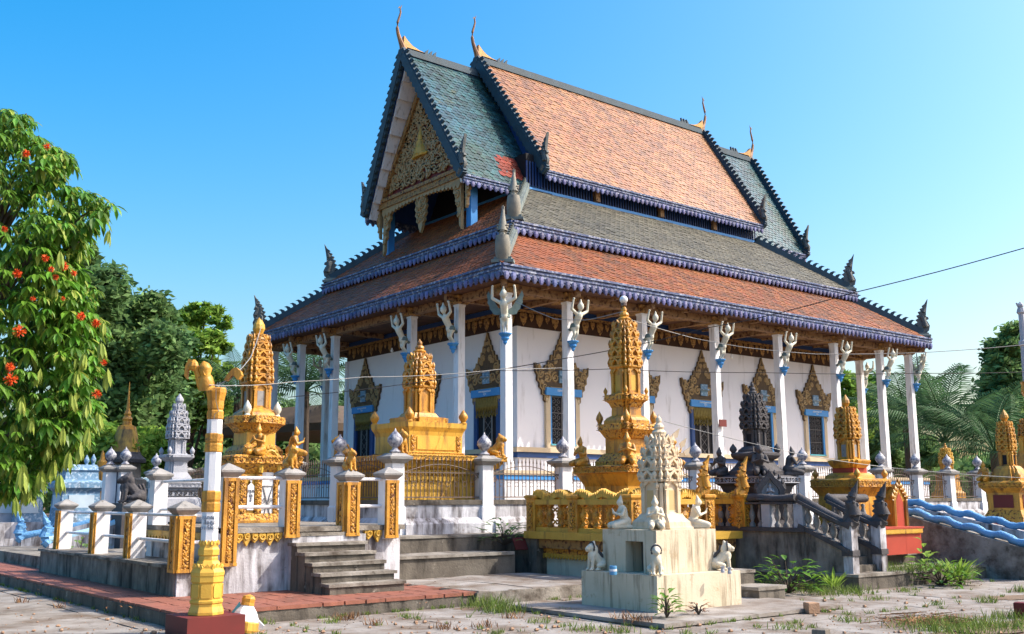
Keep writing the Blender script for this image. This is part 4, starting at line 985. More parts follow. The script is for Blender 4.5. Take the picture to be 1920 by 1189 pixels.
s3 = Stupa(1175, 20.9, 1000, 'tall gold stupa topped by a white globe lamp, rising from the gold balustraded platform')
s3.loft('plinth', gold, [(1000, 76), (912, 80), (890, 95), (888, 100), (876, 100), (874, 97)])
s3.frieze('plinth_frieze', goldc, 887, 876, 100.3)
s3.loft('plinth', goldc, [(874, 60), (866, 60), (860, 54), (852, 46), (850, 40)]); s3.loft('stupa_die', gold, [(850, 40), (823, 40)])
s3.loft('cornice', goldc, [(823, 41), (816, 47), (808, 53), (808, 55), (797, 55), (796, 50)], RED); s3.frieze('cornice_frieze', goldc, 807, 798, 54.8, .08)
s3.loft('stupa_neck', gold, [(796, 44), (790, 44), (784, 38), (780, 29), (765, 28)], RED); s3.loft('cornice', goldc, [(765, 29), (756, 34), (752, 40), (752, 42), (742, 42), (741, 38)], RED); s3.frieze('cornice_frieze', goldc, 751, 743, 41.8, .07)
s3.body(gold, 741, 690, 29, niche=goldo); s3.tiers('tower_tiers', gold, [(690, 35), (660, 34), (640, 30), (610, 24), (602, 17)], 5)
s3.bud_top(gold, 604, 572, 13); s3.corner_buds(gold, 797, 50, 26, 7); s3.corner_buds(gold, 741, 38, 15, 4)
s3.add(MB().lathe([(.02, 0), (.06, .0), (.06, .05), (.02, .06)], (s3.x, s3.y, s3.z(573)), 8), 'lamp_holder', iron)
gl = MB().lathe([(math.sin(PI * k / 10) * .085 + .001, -math.cos(PI * k / 10) * .085) for k in range(11)], (s3.x, s3.y, s3.z(562)), 16); s3.add(gl, 'globe_lamp', globem, smooth=True)
G1 = 'gold kneeling worshippers'
statue(wor_me, 'worshipper_statue', s3.pos(-.9, .9, 875, 97), -PI / 2, .62, None, 'gold kneeling worshipper on the left corner of the globe-topped stupa plinth', 'statue', G1)
statue(wor_me, 'worshipper_statue', s3.pos(-.86, -.86, 875, 97), -PI / 4, .66, None, 'gold kneeling worshipper on the near corner of the globe-topped stupa plinth', 'statue', G1)
statue(wor_me, 'worshipper_statue', s3.pos(.88, -.88, 875, 97), PI / 4, .62, None, 'gold kneeling worshipper half hidden behind the cream tower', 'statue', G1)

# --- gold stupa on a box plinth behind the fence
s2 = Stupa(785, 22.6, 960, 'broad gold stupa with a lotus top on a box plinth behind the fence')
s2.loft('plinth', yelw, [(968, 140), (884, 140), (880, 150), (868, 160), (868, 166), (858, 166), (857, 150)]); s2.frieze('plinth_frieze', goldc, 867, 859, 165.5)
gr = MB(); rr_ = s2.r(141)
for q in range(26):
    for row in range(2):
        t = -rr_ + 2 * rr_ * (q + .5) / 26; gr.prism([(-.04, 0), (-.035, -.07), (0, -.11), (.035, -.07), (.04, 0)], (s2.x + t, s2.y - rr_ - .012, s2.z(884) - .01 - row * .13), (1, 0, 0), (0, 0, 1), .012)
s2.add(gr, 'leaf_row', goldo, None, kind='stuff')
s2.loft('shrine_box', yelw, [(857, 87), (853, 87), (850, 82), (820, 82), (813, 84), (805, 90), (796, 91)], )
s2.add(MB().box(s2.x - s2.r(82) * .72, s2.y - s2.r(82) - .02, s2.z(846), s2.x + s2.r(82) * .72, s2.y - s2.r(82) + .01, s2.z(822)), 'name_panel', yelw)
fp = MB(); r8 = s2.r(82)
for t in (-.86, .86): carved(fp, (s2.x + t * r8, s2.y - r8 - .012, s2.z(848)), (1, 0, 0), (0, 0, 1), .16, s2.z(821) - s2.z(848))
s2.add(fp, 'carved_strip', goldc); s2.frieze('box_frieze', gold, 856, 851, 86.5, .07)
s2.loft('stupa_base', gold, [(796, 55), (785, 55), (784, 40), (776, 33)], RED); s2.frieze('base_frieze', goldc, 795, 786, 54.8, .07)
s2.body(gold, 777, 727, 30); s2.tiers('tower_tiers', gold, [(728, 35), (705, 34), (690, 30), (672, 24), (663, 17)], 4); s2.bud_top(gold, 664, 636, 12); s2.corner_buds(gold, 796, 84, 26, 9)
G2 = 'gold lion statues'
statue(lion_me, 'lion_statue', s2.pos(-.93, .93, 858, 160), -PI * .6, .52, None, 'gold lion on the far left plinth corner, beside a lotus bud post', 'statue', G2)
statue(lion_me, 'lion_statue', s2.pos(-.93, -.93, 858, 160), PI * .05, .52, None, 'gold lion half hidden by the lotus bud of the corner fence post', 'statue', G2)
statue(lion_me, 'lion_statue', s2.pos(.93, -.93, 858, 160), PI * .22, .52, None, 'gold lion at the right plinth corner beside the second lotus bud', 'statue', G2)

# --- gold shrine stupa on the left platform
s1 = Stupa(478, 20.2, 990, 'tall gold shrine stupa with a white gate and plaques on the left platform', name='shrine_stupa')
s1.loft('shrine_base', goldc, [(990, 86), (978, 86), (976, 82), (962, 76)]); s1.loft('shrine_base', gold, [(979, 87), (975, 87)]); s1.loft('shrine_wall', goldo, [(962, 72), (890, 72)])
s1.loft('cornice', goldc, [(890, 72), (884, 80), (874, 90), (872, 94), (858, 94), (856, 90)]); s1.frieze('cornice_frieze', goldc, 871, 859, 93.7)
s1.loft('shrine_base', goldc, [(856, 56), (846, 56), (838, 47), (835, 40)]); s1.loft('stupa_die', yelw, [(835, 40), (812, 40)]); s1.loft('cornice', goldc, [(812, 41), (800, 52), (796, 60), (783, 60), (782, 55)], OCT)
s1.frieze('upper_frieze', goldc, 795, 784, 55.2, .08)
s1.loft('stupa_base', gold, [(782, 44), (776, 42), (768, 30)], RED); s1.body(gold, 769, 720, 29, niche=stoneb); s1.tiers('tower_tiers', gold, [(720, 36), (700, 35), (680, 33), (655, 28), (636, 24), (628, 18)], 6)
s1.bud_top(goldo, 632, 592, 12, disc=False); n_ = naga_mb(1, .42).mesh('naga_crest', nagam); inst('naga_crest', n_, s1.root, Vector((s1.x, s1.y, s1.z(600))) - s1.off, (0, 0, PI * .72))
r7 = s1.r(72); yf = s1.y - r7
for x0_, x1_ in ((-.98, -.72), (-.38, -.14), (.30, .46), (.70, .98)):
    cv = MB(); carved(cv, (s1.x + (x0_ + x1_) / 2 * r7, yf - .05, s1.z(960)), (1, 0, 0), (0, 0, 1), (x1_ - x0_) * r7, s1.z(893) - s1.z(960)); cv.box(s1.x + x0_ * r7, yf - .045, s1.z(961), s1.x + x1_ * r7, yf - .003, s1.z(891)); s1.add(cv, 'pilaster', goldc)
s1.add(MB().box(s1.x - .12 * r7, yf - .03, s1.z(982), s1.x + .30 * r7, yf - .004, s1.z(872)), 'white_gate', white)
gt = MB(); xa_, xb_ = s1.x - .10 * r7, s1.x + .28 * r7; za_, zb_ = s1.z(978), s1.z(912)
for p, q in (((xa_, za_), (xb_, zb_)), ((xa_, zb_), (xb_, za_)), ((xa_, zb_), (xb_, zb_)), ((xa_, za_), (xb_, za_))): gt.bar((p[0], yf - .04, p[1]), (q[0], yf - .04, q[1]), .012)
for q in range(4): spiral(gt, (s1.x + .09 * r7, yf - .045, (za_ + zb_) / 2), (1, 0, 0), (0, 0, 1), .06 * (-1) ** q, .06 * (1 if q < 2 else -1), .05, 1.3, q, 1, .007, 0)
s1.add(gt, 'gate_ironwork', grillm)
ar = MB(); pts = [Vector((s1.x + (.09 + .36 * math.cos(a)) * r7, yf - .10, s1.z(888) + .42 * math.sin(a))) for a in [PI * i / 10 for i in range(11)]]
ar.tube(pts, .05, 6)
for p in pts: bud(ar, p + Vector((0, -.01, 0)), .045, .13, 5)
s1.add(ar, 'gate_arch', goldo)
for x0_, x1_ in ((-.66, -.42), (.50, .66)):
    pq = s1.add(MB().prism([(x0_ * r7, s1.z(956)), (x1_ * r7, s1.z(956)), (x1_ * r7, s1.z(912)), ((x0_ * .7 + x1_ * .3) * r7, s1.z(903)), ((x0_ + x1_) / 2 * r7, s1.z(901)), ((x0_ * .3 + x1_ * .7) * r7, s1.z(903)), (x0_ * r7, s1.z(912))], (s1.x, yf - .02, 0), (1, 0, 0), (0, 0, 1), .015), 'name_plaque', white)
    tm = text_mesh('វត្ត\nជា\nទី', .085, ink); tm.transform(Matrix.Translation(Vector((s1.x + (x0_ + x1_) / 2 * r7, yf - .04, s1.z(930))) - s1.off) @ Matrix.Rotation(PI / 2, 4, 'X')); inst('lettering', tm, pq)
s1.corner_buds(skinw, 782, 42, 28, 8, ((-1, -1), (1, -1)))
statue(wor_me, 'worshipper_statue', s1.pos(-.30, -.92, 857, 90), -PI / 3, .62, None, 'gold kneeling worshipper left of the white-gated shrine stupa', 'statue', G1)
statue(wor_me, 'worshipper_statue', s1.pos(.90, -.90, 857, 90), PI / 3, .60, None, 'gold kneeling worshipper at the right corner of the white-gated shrine', 'statue', G1)
statue(lion_me, 'lion_statue', Vector((7.665, 15.355, 2.10)), .25, .40, None, 'gold lion on the railing post left of the concrete steps', 'statue', G2)
statue(lion_me, 'lion_statue', Vector((8.755, 15.355, 2.08)), .15, .40, None, 'gold lion on the railing post right of the concrete steps', 'statue', G2)

# --- cream shrine in the foreground
WX0, WX1, WY0, WY1 = 10.62, 12.40, 10.12, 11.66
wc = Vector(((WX0 + WX1) / 2, (WY0 + WY1) / 2, .06))
s4 = Stupa(1229, 14.93, 1150, 'cream foreground shrine with a carved tower on a stained two-step block', name='cream_shrine', cat='shrine')
s4.x, s4.y = wc.x + .05, wc.y; s4.off = Vector((s4.x, s4.y, .06)); s4.root.location = s4.off
s4.add(MB().box(WX0, WY0, .0, WX1, WY1, .555), 'lower_block', creamm)
zt2 = z_at(10.86, 10.36, 995)
w2 = MB(); bx0, bx1, by0, by1 = 10.88, 12.16, 10.36, 11.46
w2.box(bx0, by0, .557, bx1, by1 - .0, zt2 - .12) if False else None
nz1 = .557 + .44; ny0, ny1 = 10.62, 10.98
w2.box(bx0 + .35, by0, .557, bx1, by1, zt2); w2.box(bx0, by0, .557, bx0 + .35, ny0, zt2); w2.box(bx0, ny1, .557, bx0 + .35, by1, zt2); w2.box(bx0, ny0, nz1, bx0 + .35, ny1, zt2)
s4.add(w2, 'upper_block', creamm); s4.add(MB().box(bx0 + .33, ny0 + .003, .56, bx0 + .347, ny1 - .003, nz1 - .003), 'fire_niche', dstain)
kz = FPX / 14.9
def p4(y): return z_at(s4.x, s4.y, y)
s4.loft('tower_foot', creams, [(996, 63), (988, 63), (987, 60), (978, 58), (970, 47), (964, 43)], RED); s4.body(creams, 966, 900, 40, niche=M('niche ochre', (.60, .42, .20), rough=.7))
s4.tiers('tower_tiers', creams, [(903, 47), (880, 46), (860, 40), (835, 30), (815, 17)], 4); s4.bud_top(creams, 818, 777, 14, 12)
tw = MB()
for (dx, dy, dz, h) in ((.20, -.12, .02, .16), (.26, -.2, -.12, .15), (.3, -.24, -.24, .14)):
    tw.prism([(0, 0), (.05, .02), (.09, h), (.03, h * .7), (-.02, h * .45)], (s4.x + dx, s4.y + dy, p4(825) + dz), (1, -.4, 0), (0, 0, 1), .015)
s4.add(tw, 'crest_leaf', creams, None, kind='stuff')
GW = 'white kneeling worshippers of the cream shrine'
zb2 = zt2 + .002
statue(wor_me, 'worshipper_statue', Vector((bx0 + .16, by1 - .22, zb2)), -PI * .62, .50, whites, 'white kneeling worshipper facing left on the cream block', 'statue', GW)
statue(wor_me, 'worshipper_statue', Vector((bx0 + .16, by0 + .16, zb2)), -PI * .21, .50, whites, 'white kneeling worshipper facing out at the near corner of the cream block', 'statue', GW)
statue(wor_me, 'worshipper_statue', Vector((bx1 - .18, by0 + .16, zb2)), PI * .22, .50, whites, 'white kneeling worshipper facing right on the cream block', 'statue', GW)
GL = 'white lions of the cream shrine'
mn = MB(); mn.tube([(.098 * math.cos(a), -.085, .455 + .11 * math.sin(a)) for a in [math.radians(-35 + 250 * i / 14) for i in range(15)]], .017, 6)
mnm = mn.mesh('mane', dkst, True)
tlb = MB().tube([(0, .05, .50), (0, .06, .40), (0, .16, .30), (0, .245, .22), (0, .265, .12), (0, .23, .04)], [.012, .02, .024, .024, .02, .012], 6, 1.6).mesh('tail', dkst, True)
def wlion(p, ang, h, mat, *a):
    o = statue(lion_me, 'lion_statue', p, ang, h, mat, *a); inst('mane', mnm, o); inst('tail', tlb, o); return o
wlion(Vector((WX0 + .13, WY1 - .17, .557)), -PI * .55, .44, whites, 'white lion at the left corner of the cream block, looking left', 'statue', GL)
wlion(Vector((WX0 + .11, WY0 + .12, .557)), -PI * .2, .44, whites, 'white lion at the near corner of the cream block, facing the viewer', 'statue', GL)
wlion(Vector((WX1 - .2, WY0 + .15, .557)), PI * .25, .44, whites, 'white lion at the right corner of the cream block', 'statue', GL)
# ================================================================== LAMP POST
lp = at_z(386, 1151, .24); LO = Vector((lp.x, lp.y, -.02))
lamp = thing('lamp_post', LO, 'tall white and gold lamp post with broken naga arms on a dark red plinth', 'lamp post')
def lb(mb, n, m, p=None, **k): return mb.build(n, m, p or lamp, off=LO, **k)
lb(MB().box(lp.x - .36, lp.y - .34, -.03, lp.x + .36, lp.y + .36, .235), 'plinth', dred)
dl = (lp - EYE).dot(CF)
def lz(y): return z_at(lp.x, lp.y, y)
def seg(n, m, prof, rot=0.35): return lb(MB().loft(OCT, [(w * dl / FPX * 1.04, lz(y)) for y, w in prof], (lp.x, lp.y, 0), rot), n, m)
base = seg('base', yelw, [(1151, 33), (1146, 33), (1136, 29.5), (1131, 29), (1129, 31), (1125, 31), (1123, 28.5), (1092, 28), (1090, 30.5), (1080, 30.5), (1078, 31.5), (1072, 31.5), (1062, 26), (1052, 20), (1050, 18), (1046, 18), (1042, 17), (1040, 20), (1030, 20), (1026, 17.5), (1017, 16.8)])
fl = MB()
for q in range(8):
    a = .35 + PI / 8 + q * PI / 4 + PI / 8; n = Vector((math.cos(a), math.sin(a), 0)); u = Vector((-n.y, n.x, 0)); ap = math.cos(PI / 8)
    R_ = 28.3 * dl / FPX * 1.04 * ap; zc = (lz(1120) + lz(1094)) / 2
    fl.prism([(-.05, -.08), (.05, -.08), (.062, -.06), (.062, .06), (.05, .08), (-.05, .08), (-.062, .06), (-.062, -.06)], Vector((lp.x, lp.y, zc)) + n * R_, u, (0, 0, 1), .012)
    R2 = 18.6 * dl / FPX * ap
    for t in (-.05, 0, .05):
        leaf_flat(fl, Vector((lp.x, lp.y, lz(1022))) + n * (R2 - .012), u, Vector((0, 0, 1)), t * .9, 0, PI / 2, .06, .05, .010)
        leaf_flat(fl, Vector((lp.x, lp.y, lz(1064))) + n * (26.5 * dl / FPX * ap), u, Vector((0, 0, 1)), t * 1.2, -.02, PI / 2, .07, .055, .012)
lb(fl, 'base_ornament', yelw, base, kind='stuff')
sh = seg('white_shaft', white, [(1017, 15.8), (960, 16.2)])
seg('gold_band', gold, [(960, 17), (957, 18), (944, 18), (942, 16.6), (940, 16.6), (937, 18), (923, 18), (920, 16.6)])
seg('white_shaft', white, [(920, 15.8), (848, 15.3)])
seg('gold_band', gold, [(848, 16), (846, 17), (834, 17), (832, 15.8), (830, 15.8), (828, 17), (815, 17), (813, 15.6)])
seg('white_shaft', white, [(813, 14.6), (787, 14.6)])
seg('capital', gold, [(787, 14.5), (785, 16), (772, 16), (769, 14), (766, 15.5), (760, 16), (752, 16), (740, 18.5), (736, 19.5), (730, 19.5), (727, 17)])
def lpt(px, py, dd=0): return at_d(px, py, dl + dd)
def headarm(pts, hx, hy, s, big):
    b = MB(); b.tube([lpt(*p) for p in pts], [.055, .055, .045, .04, .038, .034][:len(pts)], 8)
    c = lpt(hx, hy); b.lathe([(.01, -.06), (.05, -.04), (.065, .0), (.05, .05), (.01, .085)], c, 8)
    if big:
        u = CR; P = [(0, .07), (-.10, .09), (-.17, .0), (-.18, -.12), (-.12, -.16), (-.11, -.06), (-.05, -.01), (.02, -.02)]
        b.prism([(x * s, y) for x, y in P], c, u, Vector((0, 0, 1)), .035)
    return lb(b, 'lamp_arm', gold)
headarm([(381, 731), (377, 720), (373, 708), (370, 698), (369, 690), (366, 685)], 363, 687, .55, True)
b = MB(); b.tube([lpt(388, 732), lpt(387, 720), lpt(386, 708), lpt(385, 702), lpt(385, 692), lpt(383, 684), lpt(381, 678)], [.10, .095, .08, .06, .085, .06, .015], 10); b.tube([lpt(376, 700), lpt(385, 697), lpt(393, 694)], [.03, .085, .02], 8); lb(b, 'lamp_arm', gold, smooth=True)
b = MB(); b.tube([lpt(392, 727), lpt(397, 722), lpt(401, 716)], [.05, .035, .012], 6); b.tube([lpt(390, 729), lpt(391, 718), lpt(390, 710)], [.075, .065, .04], 8); lb(b, 'broken_stub', gold)
b = MB(); b.tube([lpt(392, 722, -.1), lpt(402, 722), lpt(413, 720), lpt(430, 711), lpt(446, 700)], .007, 5); b.tube([lpt(405, 725), lpt(405, 752), lpt(410, 772), lpt(403, 776), lpt(401, 786)], .005, 4); lb(b, 'bent_rod', stoneb)
P = [(-.26, -.12), (-.20, -.02), (-.06, .10), (.04, .13), (.16, .06), (.20, -.02), (.13, -.10), (.06, -.10), (.02, -.04), (-.06, -.03), (-.12, -.07), (-.20, -.13)]
P = [(x * .46, y * .62) for x, y in P]
hb_ = MB().prism(P, lpt(441, 702), CR, (0, 0, 1), .05); hb_.lathe([(.01, -.05), (.045, -.02), (.05, .015), (.02, .045)], lpt(446, 703), 8); lb(hb_, 'hanging_naga_head', gold)
tm = text_mesh('ឧបាសក\nនិងកូន\nចៅសាង', .062, ink); dirn = (EYE - lp); dirn.z = 0; dirn.normalize(); ang = math.atan2(dirn.y, dirn.x) + PI / 2
q_ = math.pi / 4; fa = .35 + round((math.atan2(dirn.y, dirn.x) - .35) / q_) * q_
fa_n = Vector((math.cos(fa), math.sin(fa), 0))
tm.transform(Matrix.Translation(Vector((lp.x, lp.y, lz(980))) + fa_n * (16.4 * dl / FPX * 1.04 * math.cos(PI / 8)) - LO) @ Matrix.Rotation(fa + PI / 2, 4, 'Z') @ Matrix.Rotation(PI / 2, 4, 'X'))
inst('lettering', tm, sh)
# broken piece of a lamp lying by the plinth
bp = at_z(455, 1182, .02); BO = Vector((bp.x, bp.y, 0))
brk = thing('fallen_lamp_top', BO, 'broken white and gold lamp top lying on the ground beside the dark red plinth', 'lamp fragment')
ax = Matrix.Rotation(math.radians(14), 4, CF) @ Matrix.Translation((0, 0, 0))
def fb_(prof, n, m): mb = MB().loft(OCT, prof, (0, 0, 0), .2); mb.xf(Matrix.Rotation(.16, 4, 'Y')); return mb.build(n, m, brk)
fb_([(.19, .0), (.205, .03), (.20, .12), (.19, .135)], 'gold_rim', yelw); fb_([(.185, .136), (.13, .25), (.075, .32)], 'white_skirt', white); fb_([(.085, .321), (.08, .36), (.085, .40), (.07, .43), (.02, .45)], 'gold_neck', gold)
for dx, m, a in ((.21, white, -.7), (-.16, teal, .5)):
    mb = MB().prism([(-.07, 0), (.07, 0), (.05, .2), (-.03, .28)], (0, 0, 0), (1, 0, 0), (0, 0, 1), .02); mb.xf(Matrix.Translation(CR * dx + Vector((0, 0, .03 if dx > 0 else .1))) @ Matrix.Rotation(YAW - PI / 2, 4, 'Z') @ Matrix.Rotation(a, 4, 'Y')); mb.build('shard', m, brk)

# ================================================================== FENCE
FX, FY = 11.05, 17.6
fence = thing('compound_fence', (FX, FY, .9), 'stained white wall with posts and spiked iron panels along the temple long side', 'fence')
fence2 = thing('compound_fence', (FX, FY + .4, .9), 'shaded fence of iron panels and bud posts along the temple front on the left', 'fence')
bud_me = MB().lathe([(.09, 0), (.12, .03), (.06, .08), (.05, .11), (.10, .15), (.155, .23), (.15, .30), (.09, .38), (.03, .44), (.005, .50)], n=10).mesh('lotus_bud', budm, True)
post_me = MB().loft(SQ, [(.17, -.9), (.17, .55), (.145, .58), (.14, 1.42)]).mesh('post', white)
cap_me = MB().loft(SQ, [(.16, 1.421), (.20, 1.46), (.26, 1.50), (.27, 1.55), (.20, 1.58), (.15, 1.62)]).mesh('post_cap', stoneb)
bar_me = MB().loft([(math.cos(a * PI / 3), math.sin(a * PI / 3)) for a in range(6)], [(.010, .72), (.010, 1.42), (.018, 1.44), (.004, 1.54)]).mesh('bar', iron)
def fpost(p, par, O, bud_=True, wht=True):
    c = inst('post', post_me, par, Vector(p) - O, mat=None if wht else wstain); inst('post_cap', cap_me, c)
    if bud_: inst('lotus_bud', bud_me, c, (0, 0, 1.622))
def fpanel(par, O, p, ang, L):
    """wall and iron panel from p along ang"""
    R_ = Matrix.Translation(Vector(p) - O) @ Matrix.Rotation(ang, 4, 'Z')
    w = MB(); w.box(.14, -.10, -.9, L - .14, .10, .60); w.prism([(-.22, 0), (-.22, .22), (-.11, .34), (.11, .34), (.11, 0)], (L / 2, 0, 0), (0, 1, 0), (0, 0, 1), L / 2 - .15)
    o = inst('fence_wall', w.xf(R_).mesh('fence_wall', wstain), par); c = MB().box(.14, -.13, .602, L - .14, .13, .70); inst('coping', c.xf(R_).mesh('coping', concd), o)
    i = MB(); i.box(.14, -.012, .74, L - .14, .012, .765); i.box(.14, -.012, 1.24, L - .14, .012, 1.26)
    pts = [(x, 0, 1.22 + .20 * math.sin(PI * (x - .14) / (L - .28))) for x in [.14 + (L - .28) * k / 12 for k in range(13)]]; i.tube(pts, .009, 5)
    for s in (0, 1): spiral(i, (0, 0, 0), (1, 0, 0), (0, 0, 1), .25 if s == 0 else L - .25, 1.15, .09, 1.4, 0, 1 if s else -1, .012, 0)
    n = int((L - .3) / .105)
    for k in range(0, n, 2): i.tube([(.2 + k * .105 + .052 + .05 * math.cos(a), 0, 1.02 + .05 * math.sin(a)) for a in [q * PI / 5 for q in range(11)]], .006, 4)
    pn = inst('iron_panel', i.xf(R_).mesh('iron_panel', iron), par)
    for k in range(n):
        x = .2 + k * .105; v = R_ @ Vector((x, 0, .12 * math.sin(PI * k / n) - .06)); inst('bar', bar_me, pn, v)
O1 = Vector(fence.location)
for k in range(11):
    x = FX + 2.235 * k if k < 7 else FX + 2.235 * 6 + (k - 6) * 1.95 + (0 if k < 8 else 0)
    fpost((x, FY, .9), fence, O1, True, k != 0 or True)
    L = 2.235 if k < 6 else 1.95
    if k < 10: fpanel(fence, O1, (x, FY, .9), 0, L)
for k in range(4): fpost((FX + 2.235 * 6 + 1.95 * 4 + 1.95 * (k + 1), FY, .9), fence, O1) ; fpanel(fence, O1, (FX + 2.235 * 6 + 1.95 * 4 + 1.95 * k, FY, .9), 0, 1.95)
O2 = Vector(fence2.location)
for k in range(6):
    y = FY + 2.235 * (k + 1); fpost((FX, y, .9), fence2, O2); fpanel(fence2, O2, (FX, y, .9), -PI / 2, 2.235)

# ================================================================== DARK STONE SHRINE WITH BALUSTRADED STAIR
EX0, EY0 = 16.45, 11.9
dk = Stupa(1414, 21.6, 985, 'dark grey stone stupa with a balustraded terrace and naga stair', cat='shrine', name='stone_shrine')
def db(mb, n, m, p=None, **k): return dk.add(mb, n, m, p, **k)
db(MB().box(EX0, EY0, .2, EX0 + 2.3, EY0 + 3.7, .98), 'terrace', dstain); db(MB().box(EX0 - .05, EY0 - .05, .982, EX0 + 2.35, EY0 + 3.75, 1.06), 'terrace_ledge', dkst)
bal_me = MB().lathe([(.06, 0), (.065, .05), (.03, .09), (.035, .12), (.062, .19), (.06, .25), (.028, .36), (.045, .40), (.03, .43)], n=8).mesh('baluster', M('grey baluster', (.27, .26, .26), (.12, .115, .11), sc=9, rough=.8, stain2=(.45, .44, .43), s2amt=.25), True)
for t in range(17): inst('baluster', bal_me, dk.root, Vector((EX0 + .1, EY0 + .25 + t * .2, 1.062)) - dk.off)
for t in range(6): inst('baluster', bal_me, dk.root, Vector((EX0 + 1.15 + t * .2, EY0 + .1, 1.062)) - dk.off)
for y in (EY0 + .1, EY0 + .85, EY0 + 3.5): db(MB().cb(EX0 + .1, y, 1.061, .2, .2, .44), 'balustrade_post', grst)
db(MB().box(EX0 - .02, EY0 + .22, 1.495, EX0 + .22, EY0 + 3.7, 1.53), 'rail_bed', dkst)
db(MB().tube([(EX0 + .1, EY0 + 3.6 - 3.4 * t / 14, 1.60 + .02 * math.sin(t * 1.4)) for t in range(15)], .085, 8), 'naga_rail', dkst, smooth=True)
db(MB().tube([(EX0 + 1.05 + t * .2, EY0 + .1, 1.60) for t in range(7)], .085, 8), 'naga_rail', dkst, smooth=True)
nh = naga_mb(1.5, .62).mesh('naga_head', dkst, True)
for x in (EX0 + .1, EX0 + 1.02):
    y1, y0 = EY0 + .1, 11.02
    db(MB().prism([(y0 - .08, .25), (y0 - .08, .62), (y1, 1.06), (y1, .25)], (x, 0, 0), (0, 1, 0), (0, 0, 1), .09), 'stair_wall', dstain)
    db(MB().bar((x, y0 - .08, .66), (x, y1, 1.10), .26, .08), 'stair_ledge', dkst)
    for t in range(5):
        f = (t + .7) / 5.6; inst('baluster', bal_me, dk.root, Vector((x, y0 + (y1 - y0) * f, .66 + .44 * f)) - dk.off, sc=(1.1, 1.1, .92))
    db(MB().bar((x, y0 - .1, 1.08), (x, y1, 1.55), .24, .06), 'rail_bed', dkst)
    db(MB().tube([(x, y1 + .05 - (y1 - y0 + .2) * t / 8, 1.63 - .53 * t / 8 - .05 * math.sin(PI * t / 8)) for t in range(9)], [.085, .09, .095, .10, .10, .095, .09, .085, .08], 8), 'naga_rail', dkst, smooth=True)
    np_ = db(MB().cb(x, y0 - .04, .27, .19, .19, .84), 'newel_post', wstain); db(MB().cb(x, y0 - .04, .58, .23, .23, .1), 'newel_band', dkst, np_); db(MB().cb(x, y0 - .04, 1.111, .25, .25, .07), 'newel_cap', dkst, np_)
    inst('naga_head', nh, dk.root, Vector((x, y0 - .05, 1.16)) - dk.off, (0, 0, -PI * .35))
for k in range(5): db(MB().box(EX0 + .2, 11.0 + k * .18, .26, EX0 + .92, EY0, .40 + k * .14), 'step', concd)
dk.loft('stupa_base', dkst, [(985, 70), (940, 70), (925, 60), (912, 66), (907, 76), (894, 76), (892, 70)]); dk.frieze('base_frieze', grst, 906, 895, 76, .1)
dk.loft('stupa_base', dkst, [(892, 52), (884, 52), (876, 42), (864, 32), (860, 42), (855, 46), (851, 46), (848, 36)], RED)
dk.loft('stupa_base', dkst, [(850, 33), (844, 32), (838, 24)], RED)
dk.body(dkst, 842, 803, 22, niche=black); dk.tiers('tower_tiers', dkst, [(805, 29), (785, 29), (765, 25), (748, 19), (738, 12)], 5); dk.bud_top(dkst, 740, 716, 8)
dk.corner_buds(dkst, 852, 40, 20, 7)
nz = z_at(EX0 + .3, EY0 + .95, 934); nd = Vector((-1, -1, 0)).normalized(); nu = Vector((-nd.y, nd.x, 0)); no = Vector((EX0 + .34, EY0 + .98, nz))
ni = MB(); arch(ni, no, PI * 1.25, .50, .50, .10)
for t in range(9):
    a_ = PI * t / 8; bud(ni, no + nd * .06 + nu * (.26 * math.cos(a_)) + Vector((0, 0, .12 + .34 * math.sin(a_))), .035, .12, 5)
ni.loft(SQ, [(.24, -.42), (.24, -.06), (.30, -.03), (.30, 0)], no, PI / 4); sa_ = dk.add(ni, 'shrine_arch', dkst)
ni = MB().prism([(-.26, 0), (-.28, .2), (0, .42), (.28, .2), (.26, 0)], no - nd * .05, nu, (0, 0, 1), .03); dk.add(ni, 'niche_back', grst, sa_)
inst('niche_figure', wor_me, dk.root, no + nd * .04 - dk.off, (0, 0, -PI / 4), .52, grst)
G3 = 'dark stone worshippers'
statue(wor_me, 'worshipper_statue', dk.pos(-.95, .9, 893, 72), -PI / 2, .62, dkst, 'dark stone kneeling worshipper left of the dark stupa tower', 'statue', G3)
statue(wor_me, 'worshipper_statue', dk.pos(-.9, -.9, 893, 72), -PI / 4, .66, dkst, 'dark stone kneeling worshipper below the near face of the dark tower', 'statue', G3)
statue(wor_me, 'worshipper_statue', dk.pos(.95, -.9, 893, 72), PI / 3, .62, dkst, 'dark stone kneeling worshipper right of the dark stupa tower', 'statue', G3)

# ================================================================== OTHER STUPAS
s5 = Stupa(1588, 22.0, 985, 'gold stupa with red bands and a red arched porch, right of the dark stupa')
s5.loft('stupa_base', gold, [(1000, 60), (945, 60), (930, 58), (922, 64), (914, 72), (900, 72), (898, 66)]); s5.frieze('base_frieze', goldc, 913, 902, 71.8)
s5.loft('stupa_base', gold, [(898, 46), (892, 44), (887, 34)]); s5.loft('red_band', redp, [(888, 31), (878, 31)]); s5.loft('cornice', gold, [(878, 30), (872, 36), (866, 39), (864, 39), (862, 32)], RED)
s5.body(gold, 863, 822, 21, niche=stoneb); s5.tiers('tower_tiers', gold, [(823, 27), (805, 27), (790, 24), (775, 20), (763, 14)], 5); s5.bud_top(gold, 765, 740, 8, disc=False)
s5.corner_buds(gold, 898, 62, 18, 6)
pc5 = Vector((s5.x + .62, s5.y - s5.r(60) - .12, 0)); z0_, z1_ = s5.z(1010), s5.z(925)
